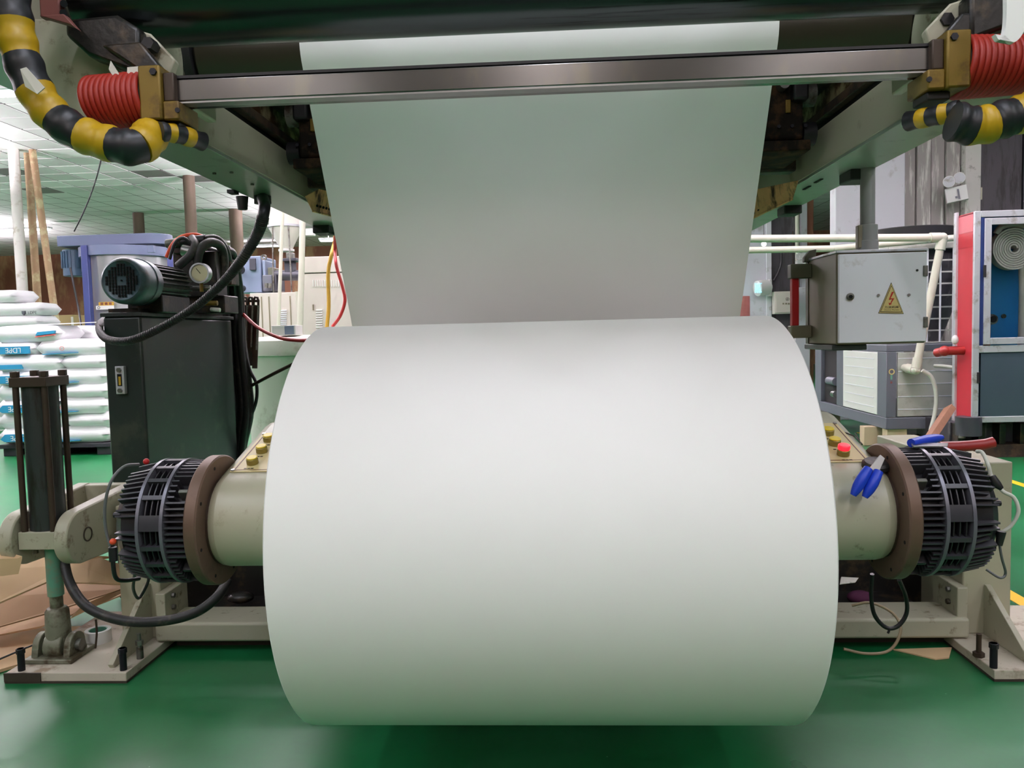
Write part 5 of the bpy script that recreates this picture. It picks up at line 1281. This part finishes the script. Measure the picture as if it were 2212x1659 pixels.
# ================================================================== FIRE CABINET
FYF = 7.4
fx0 = P(2104, 680, FYF).x; fx1 = fx0+1.05
fz1, fz0 = P(2104, 458, FYF).z, P(2098, 912, FYF).z
fc = thing('fire_hose_cabinet', 'red fire hose cabinet with aluminium framed glass door', 'fire cabinet', ((fx0+fx1)/2, FYF+.14, fz0))
MB().box((fx0, FYF+.03, fz0), (fx0+.012, FYF+.30, fz1)).build('side_panel', 'fire_red', fc, .003)
zm0, zm1 = P(2085, 532, FYF).z, P(2085, 506, FYF).z
MB().box((fx0-.002, FYF+.035, zm0), (fx0, FYF+.295, zm1)).build('dark_band', 'fire_red_dark', fc)
MB().box((fx0-.0015, FYF+.035, zm1+.03), (fx0, FYF+.295, fz1-.01)).build('faded_top', 'fire_pink', fc)
MB().box((fx1-.012, FYF+.03, fz0), (fx1, FYF+.30, fz1)).build('side_panel', 'fire_red', fc, .003)
MB().box((fx0, FYF+.29, fz0), (fx1, FYF+.305, fz1)).build('back_panel', 'fire_blue', fc)
MB().box((fx0, FYF+.02, fz1-.012), (fx1, FYF+.305, fz1+.006)).build('top_panel', 'fire_red', fc); MB().box((fx0, FYF+.02, fz0), (fx1, FYF+.305, fz0+.012)).build('bottom_panel', 'fire_red', fc)
MB().box((fx0+.01, FYF+.02, P(2150, 752, FYF).z-.01), (fx1-.01, FYF+.3, P(2150, 752, FYF).z+.01)).build('shelf', 'navy', fc)
MB().box((fx0-.02, FYF+.29, fz0-.1), (fx0+.0, FYF+.34, fz1+.04)).build('corner_trim', 'alu', fc)
zs = P(2150, 752, FYF).z
def frame(nm, xa, xb, za, zb_, w, y, m):
    o = MB().box((xa, y, za), (xa+w, y+.028, zb_)).build(nm, m, fc, .003)
    for a, b in (((xb-w, y, za), (xb, y+.028, zb_)), ((xa+w, y, zb_-w), (xb-w, y+.028, zb_)), ((xa+w, y, za), (xb-w, y+.028, za+w))): MB().box(a, b).build('frame_bar', m, o, .003)
    return o
frame('outer_frame', fx0-.004, fx1+.004, fz0-.006, fz1+.008, .055, FYF, 'alu')
MB().box((fx0+.05, FYF, zs-.04), (fx1-.05, FYF+.028, zs+.025)).build('mid_rail', 'alu', fc, .003)
d1 = frame('upper_door', fx0+.085, fx1-.06, zs+.035, fz1-.06, .06, FYF-.008, 'alu')
MB().box((fx0+.14, FYF+.004, zs+.09), (fx1-.12, FYF+.008, fz1-.115)).build('glass_pane', 'clear_glass', d1)
MB().box((fx0+.055, FYF+.004, zs+.03), (fx0+.085, FYF+.02, fz1-.05)).build('dark_gap', 'navy', fc)
q = P(2126, 586, FYF); MB().box((q.x-.012, FYF-.014, q.z-.055), (q.x+.012, FYF-.006, q.z+.055)).build('door_catch', 'void', d1)
q = P(2113, 816, FYF); MB().box((q.x-.012, FYF-.004, q.z-.05), (q.x+.012, FYF+.002, q.z+.05)).build('door_catch', 'void', fc)
MB().box((fx0+.07, FYF+.006, fz0+.05), (fx1-.05, FYF+.014, zs-.045)).build('lower_pane', 'pane_dark', fc)
# hose rolled up on its hook, nozzle and valve inside
hx = P(2186, 537, FYF+.14)
fh = thing('fire_hose', 'rolled canvas fire hose behind the glass of the red cabinet', 'fire hose', (hx.x, FYF+.15, zs+.02))
sp_ = []
for i in range(8*28+1):
    a = 2*PI*i/28; r = .03+.165*i/(8*28); sp_.append(Vector((hx.x+r*math.cos(a), FYF+.15, hx.z+r*math.sin(a))))
mb = MB(); vs = []
for i, p in enumerate(sp_):
    d = (p-Vector((hx.x, FYF+.15, hx.z))).normalized()
    for yy, k in ((-.045, -.008), (.045, -.008), (.045, .008), (-.045, .008)): vs.append(p+d*k+Vector((0, yy, 0)))
n = len(sp_); fs = []
for k in range(n-1):
    for e in range(4): fs.append((4*k+e, 4*k+(e+1) % 4, 4*k+4+(e+1) % 4, 4*k+4+e))
fs += [(3, 2, 1, 0), (4*n-4, 4*n-3, 4*n-2, 4*n-1)]
mb.add(vs, fs).build('rolled_hose', 'hose_canvas', fh, smooth=60)
MB().tube(smooth([Vector((hx.x-.14, FYF+.15, hx.z+.14)), Vector((hx.x-.10, FYF+.14, hx.z+.2)), Vector((hx.x, FYF+.15, hx.z+.22)), Vector((hx.x+.1, FYF+.15, hx.z+.2))]), .03, n=10).build('loose_end', 'hose_canvas', fh)
MB().tube(smooth([Vector((hx.x+.12, FYF+.14, hx.z-.16)), Vector((hx.x+.13, FYF+.14, hx.z-.35)), Vector((hx.x+.13, FYF+.14, zs+.06))]), .055, n=12).build('hanging_end', 'hose_canvas', fh)
MB().cyl((hx.x+.13, FYF+.14, zs+.01), (hx.x+.13, FYF+.14, zs+.1), .06, n=20).build('coupling', 'alu', fh)
vx = P(2140, 690, FYF+.1)
fv = thing('hydrant_valve', 'round grey hydrant coupling low behind the glass door', 'valve', (vx.x, FYF+.14, zs+.01))
MB().lathe((vx.x, FYF+.06, vx.z), 'y', [(0, .026), (0, .046), (.03, .05), (.12, .045), (.23, .04)], n=28).build('coupling', 'steel_dull', fv)
MB().cyl((vx.x, FYF+.052, vx.z), (vx.x, FYF+.06, vx.z), .03, n=20).build('mouth', 'void', fv)
MB().cyl((vx.x, FYF+.16, zs+.01), (vx.x, FYF+.16, vx.z-.03), .03, n=16).build('riser', 'red_pipe', fv)
q = P(2168, 683, FYF+.28); MB().cyl((q.x, FYF+.27, q.z), (q.x, FYF+.289, q.z), .02, n=16).build('plug', 'cab_olive', fv)
rp = thing('red_water_pipe', 'red pipe stub entering the side of the fire cabinet', 'pipe', P(2050, 757, FYF+.18))
a = P(2040, 758, FYF+.18); MB().cyl(a, (fx0+.0, a.y, a.z), .042, n=20).build('stub', 'red_pipe', rp); MB().ball(a, .05, 16, 10).build('elbow', 'red_pipe', rp)
MB().cyl(a, (a.x-.02, a.y+.1, a.z-.02), .042, n=20).build('rear_run', 'red_pipe', rp)
MB().ball(P(2063, 734, FYF+.16), (.03, .03, .045), 14, 10).build('valve_head', 'white_plastic', rp)
# dark iron machine under the cabinet
um = thing('iron_machine', 'dark ribbed iron machine bed under the fire cabinet', 'machine', ((fx0+fx1)/2+.2, 7.9, 0))
MB().box((fx0-.1, 7.62, .12), (fx1+.5, 8.3, fz0-.02)).build('bed', 'wall_black', um, .01)
for k in range(9): MB().box((fx0-.08+k*.19, 7.5, .0), (fx0-.02+k*.19, 7.64, fz0-.03)).build('rib', 'oily_black', um, .006)
MB().box((fx0-.15, 7.48, 0), (fx1+.5, 8.3, .12)).build('plinth', 'dark_rust', um)
MB().cyl(P(2092, 940, 7.45), P(2092, 900, 7.45), .11, n=24).build('barrel', 'extr_dark', um)
MB().lathe((P(2078, 950, 7.42).x, 7.42, P(2078, 946, 7.42).z), 'z', [(0, .03), (.05, .03), (.09, .015), (.12, .012)], n=14).build('nozzle', 'steel_dull', um)
pk = tag(MB().bar(F(1972, 1002, .05), P(2052, 882, 7.42), .06, .10, (0, -1, .2)).build('wood_plank', 'wood', None, .003), 'brown wooden plank leaning in front of the dryer', 'plank')

# ================================================================== WALL FITTINGS
EYY = YP-.2
el = thing('emergency_light', 'white twin-spot emergency light on the pale column', 'emergency light', P(2070, 440, EYY))
R = Matrix.Rotation(math.radians(-6), 3, 'Y')
c = P(2066, 420, EYY-.05); MB().obox(c, (.25, .1, .19), Euler((0, math.radians(-9), math.radians(-22)))).build('case', 'white_plastic', el, .006)
c2 = P(2071, 419, EYY-.112); MB().obox(c2, (.02, .005, .13), Euler((0, math.radians(-9), math.radians(-22)))).build('display_strip', 'frame_grey', el)
c2 = P(2066, 426, EYY-.112); MB().obox(c2, (.025, .005, .025), Euler((0, math.radians(-9), math.radians(-22)))).build('button', 'frame_grey', el)
for px, py in ((2049, 393), (2071, 385)):
    c = P(px, py, EYY-.1); hd = MB().lathe(c, Vector((-.25, -1, -.1)), [(-.05, .03), (.0, .06), (.03, .075), (.035, .07), (.03, .0)], n=28).build('lamp_head', 'white_plastic', el)
    d = Vector((-.25, -1, -.1)).normalized(); MB().cyl(c+d*.03, c+d*.036, .066, n=24).build('lens', 'alu', hd)
so = thing('wall_socket', 'cream wall socket with plug right of the emergency light', 'socket', P(2114, 436, YP-.02))
MB().box(P(2106, 405, YP-.03), P(2122, 431, YP-.03)+Vector((0, .03, 0))).build('plate', 'socket', so, .004)
MB().cyl(P(2113, 422, YP-.03), P(2113, 422, YP-.09), .028, n=16).build('plug', 'cable_white', so)
for px in (2109, 2115): MB().cyl(P(px, 412, YP-.033), P(px, 412, YP-.028), .008, n=10).build('hole', 'void', so)
cable('lamp_lead', 'cable_white', .009, 'white lead looping from emergency light to socket', (2090, 424, EYY-.06), (2090, 440, EYY-.06), (2095, 456, EYY-.06), (2102, 464, EYY+.02))
cable('lamp_lead', 'cable_white', .009, 'white lead dropping from the wall socket', (2113, 424, YP-.09), (2114, 440, YP-.09), (2112, 455, YP-.08), (2109, 464, YP-.06))
eb2 = thing('distribution_box', 'small beige distribution box with lightning mark on the dark pillar', 'electrical box', P(1697, 678, YC-.33))
MB().box(P(1673, 630, YC-.33), P(1727, 677, YC-.33)+Vector((0, .15, 0))).build('case', 'cabinet_beige', eb2, .006)
MB().box(P(1676, 633, YC-.345), P(1724, 674, YC-.345)+Vector((0, .015, 0))).build('door', 'cabinet_beige', eb2, .004)
q = P(1701, 646, YC-.352); MB().lathe(q, 'y', [(0, .022), (-.003, .022), (-.003, .027), (0, .027)], n=24, closed=True).build('ring_mark', 'label_ink', eb2)
MB().prism([(q.x+.004, q.z+.018), (q.x-.012, q.z-.004), (q.x-.001, q.z-.002), (q.x-.005, q.z-.018), (q.x+.012, q.z+.004), (q.x+.001, q.z+.003)], 'y', q.y-.003, q.y).build('bolt_mark', 'label_ink', eb2)
for k in range(3): z = P(1692+6*k, 656, YC-.352); MB().box((z.x-.012, z.y-.003, z.z-.012), (z.x+.012, z.y, z.z+.012)).build('print', 'cab_side', eb2)
al = thing('alarm_lamp', 'white wall lamp with cyan glowing grid beside the paper web', 'alarm lamp', P(1650, 640, YC-.3))
c = P(1652, 621, YC-.2)
MB().lathe(c, Vector((-1, -.35, -.12)), [(-.1, .07), (-.06, .12), (.05, .13), (.14, .125), (.15, .11), (.15, 0)], n=32).build('housing', 'white_plastic', al)
d = Vector((-1, -.35, -.12)).normalized(); u_, w_, _ = basis(d)
for i in range(-1, 3):
    for j in range(-2, 3):
        MB().obox(P(1640, 622, YC-.34)+Vector((.03*i-.03, 0, .032*j)), (.022, .01, .022), (0, .12, .2)).build('led', 'glow_cyan', al)
MB().box(P(1662, 603, YC-.2), P(1668, 640, YC-.2)+Vector((0, .12, 0))).build('wall_mount', 'white_plastic', al, .01)
em = thing('emergency_light', 'tiny far emergency light left of the pendant box', 'emergency light', P(1733, 566, YC-.1))
for px in (1726, 1735): MB().lathe(P(px, 554, YC-.2), 'y', [(.05, .02), (0, .06), (-.004, .055), (.0, 0)], n=18).build('lamp_head', 'white_plastic', em)
MB().box(P(1722, 562, YC-.2), P(1740, 572, YC-.2)+Vector((0, .1, 0))).build('case', 'white_plastic', em, .004)
lb_ = thing('glowing_bulb', 'bright warm bulb glowing between the two cream pipes', 'bulb', P(1651, 535, 9.2))
MB().ball(P(1650, 527, 9.2), .028, 14, 10).build('bulb_glass', 'glow_warm', lb_)
q = P(1650, 527, 9.2); MB().cyl(q+Vector((0, 0, .02)), q+Vector((0, 0, .07)), .014, n=12).build('bulb_cap', 'alu', lb_)
MB().cyl(q+Vector((0, 0, .07)), Vector((q.x, q.y, CEIL)), .004, n=8).build('flex', 'cable_black', lb_)
ld = bpy.data.lights.new('bulb_light', 'POINT'); ld.energy = 6; ld.shadow_soft_size = .03; ld.color = (1, .9, .8)
lo = bpy.data.objects.new('bulb_light', ld); COL.objects.link(lo); lo.parent = lb_; lo.location = (0, -.05, .02)
tag(MB().cyl(P(1608, 640, 9), Vector((P(1608, 640, 9).x, 9, 0)), .06, n=16).build('rusty_post', 'rust_red'), 'rusty brown post beside the right edge of the web', 'post')
cable('wall_cable', 'cable_black', .02, 'black cable curving down the dark pillar', (1688, 545, YC-.06), (1687, 570, YC-.06), (1680, 590, YC-.06), (1671, 606, YC-.06))
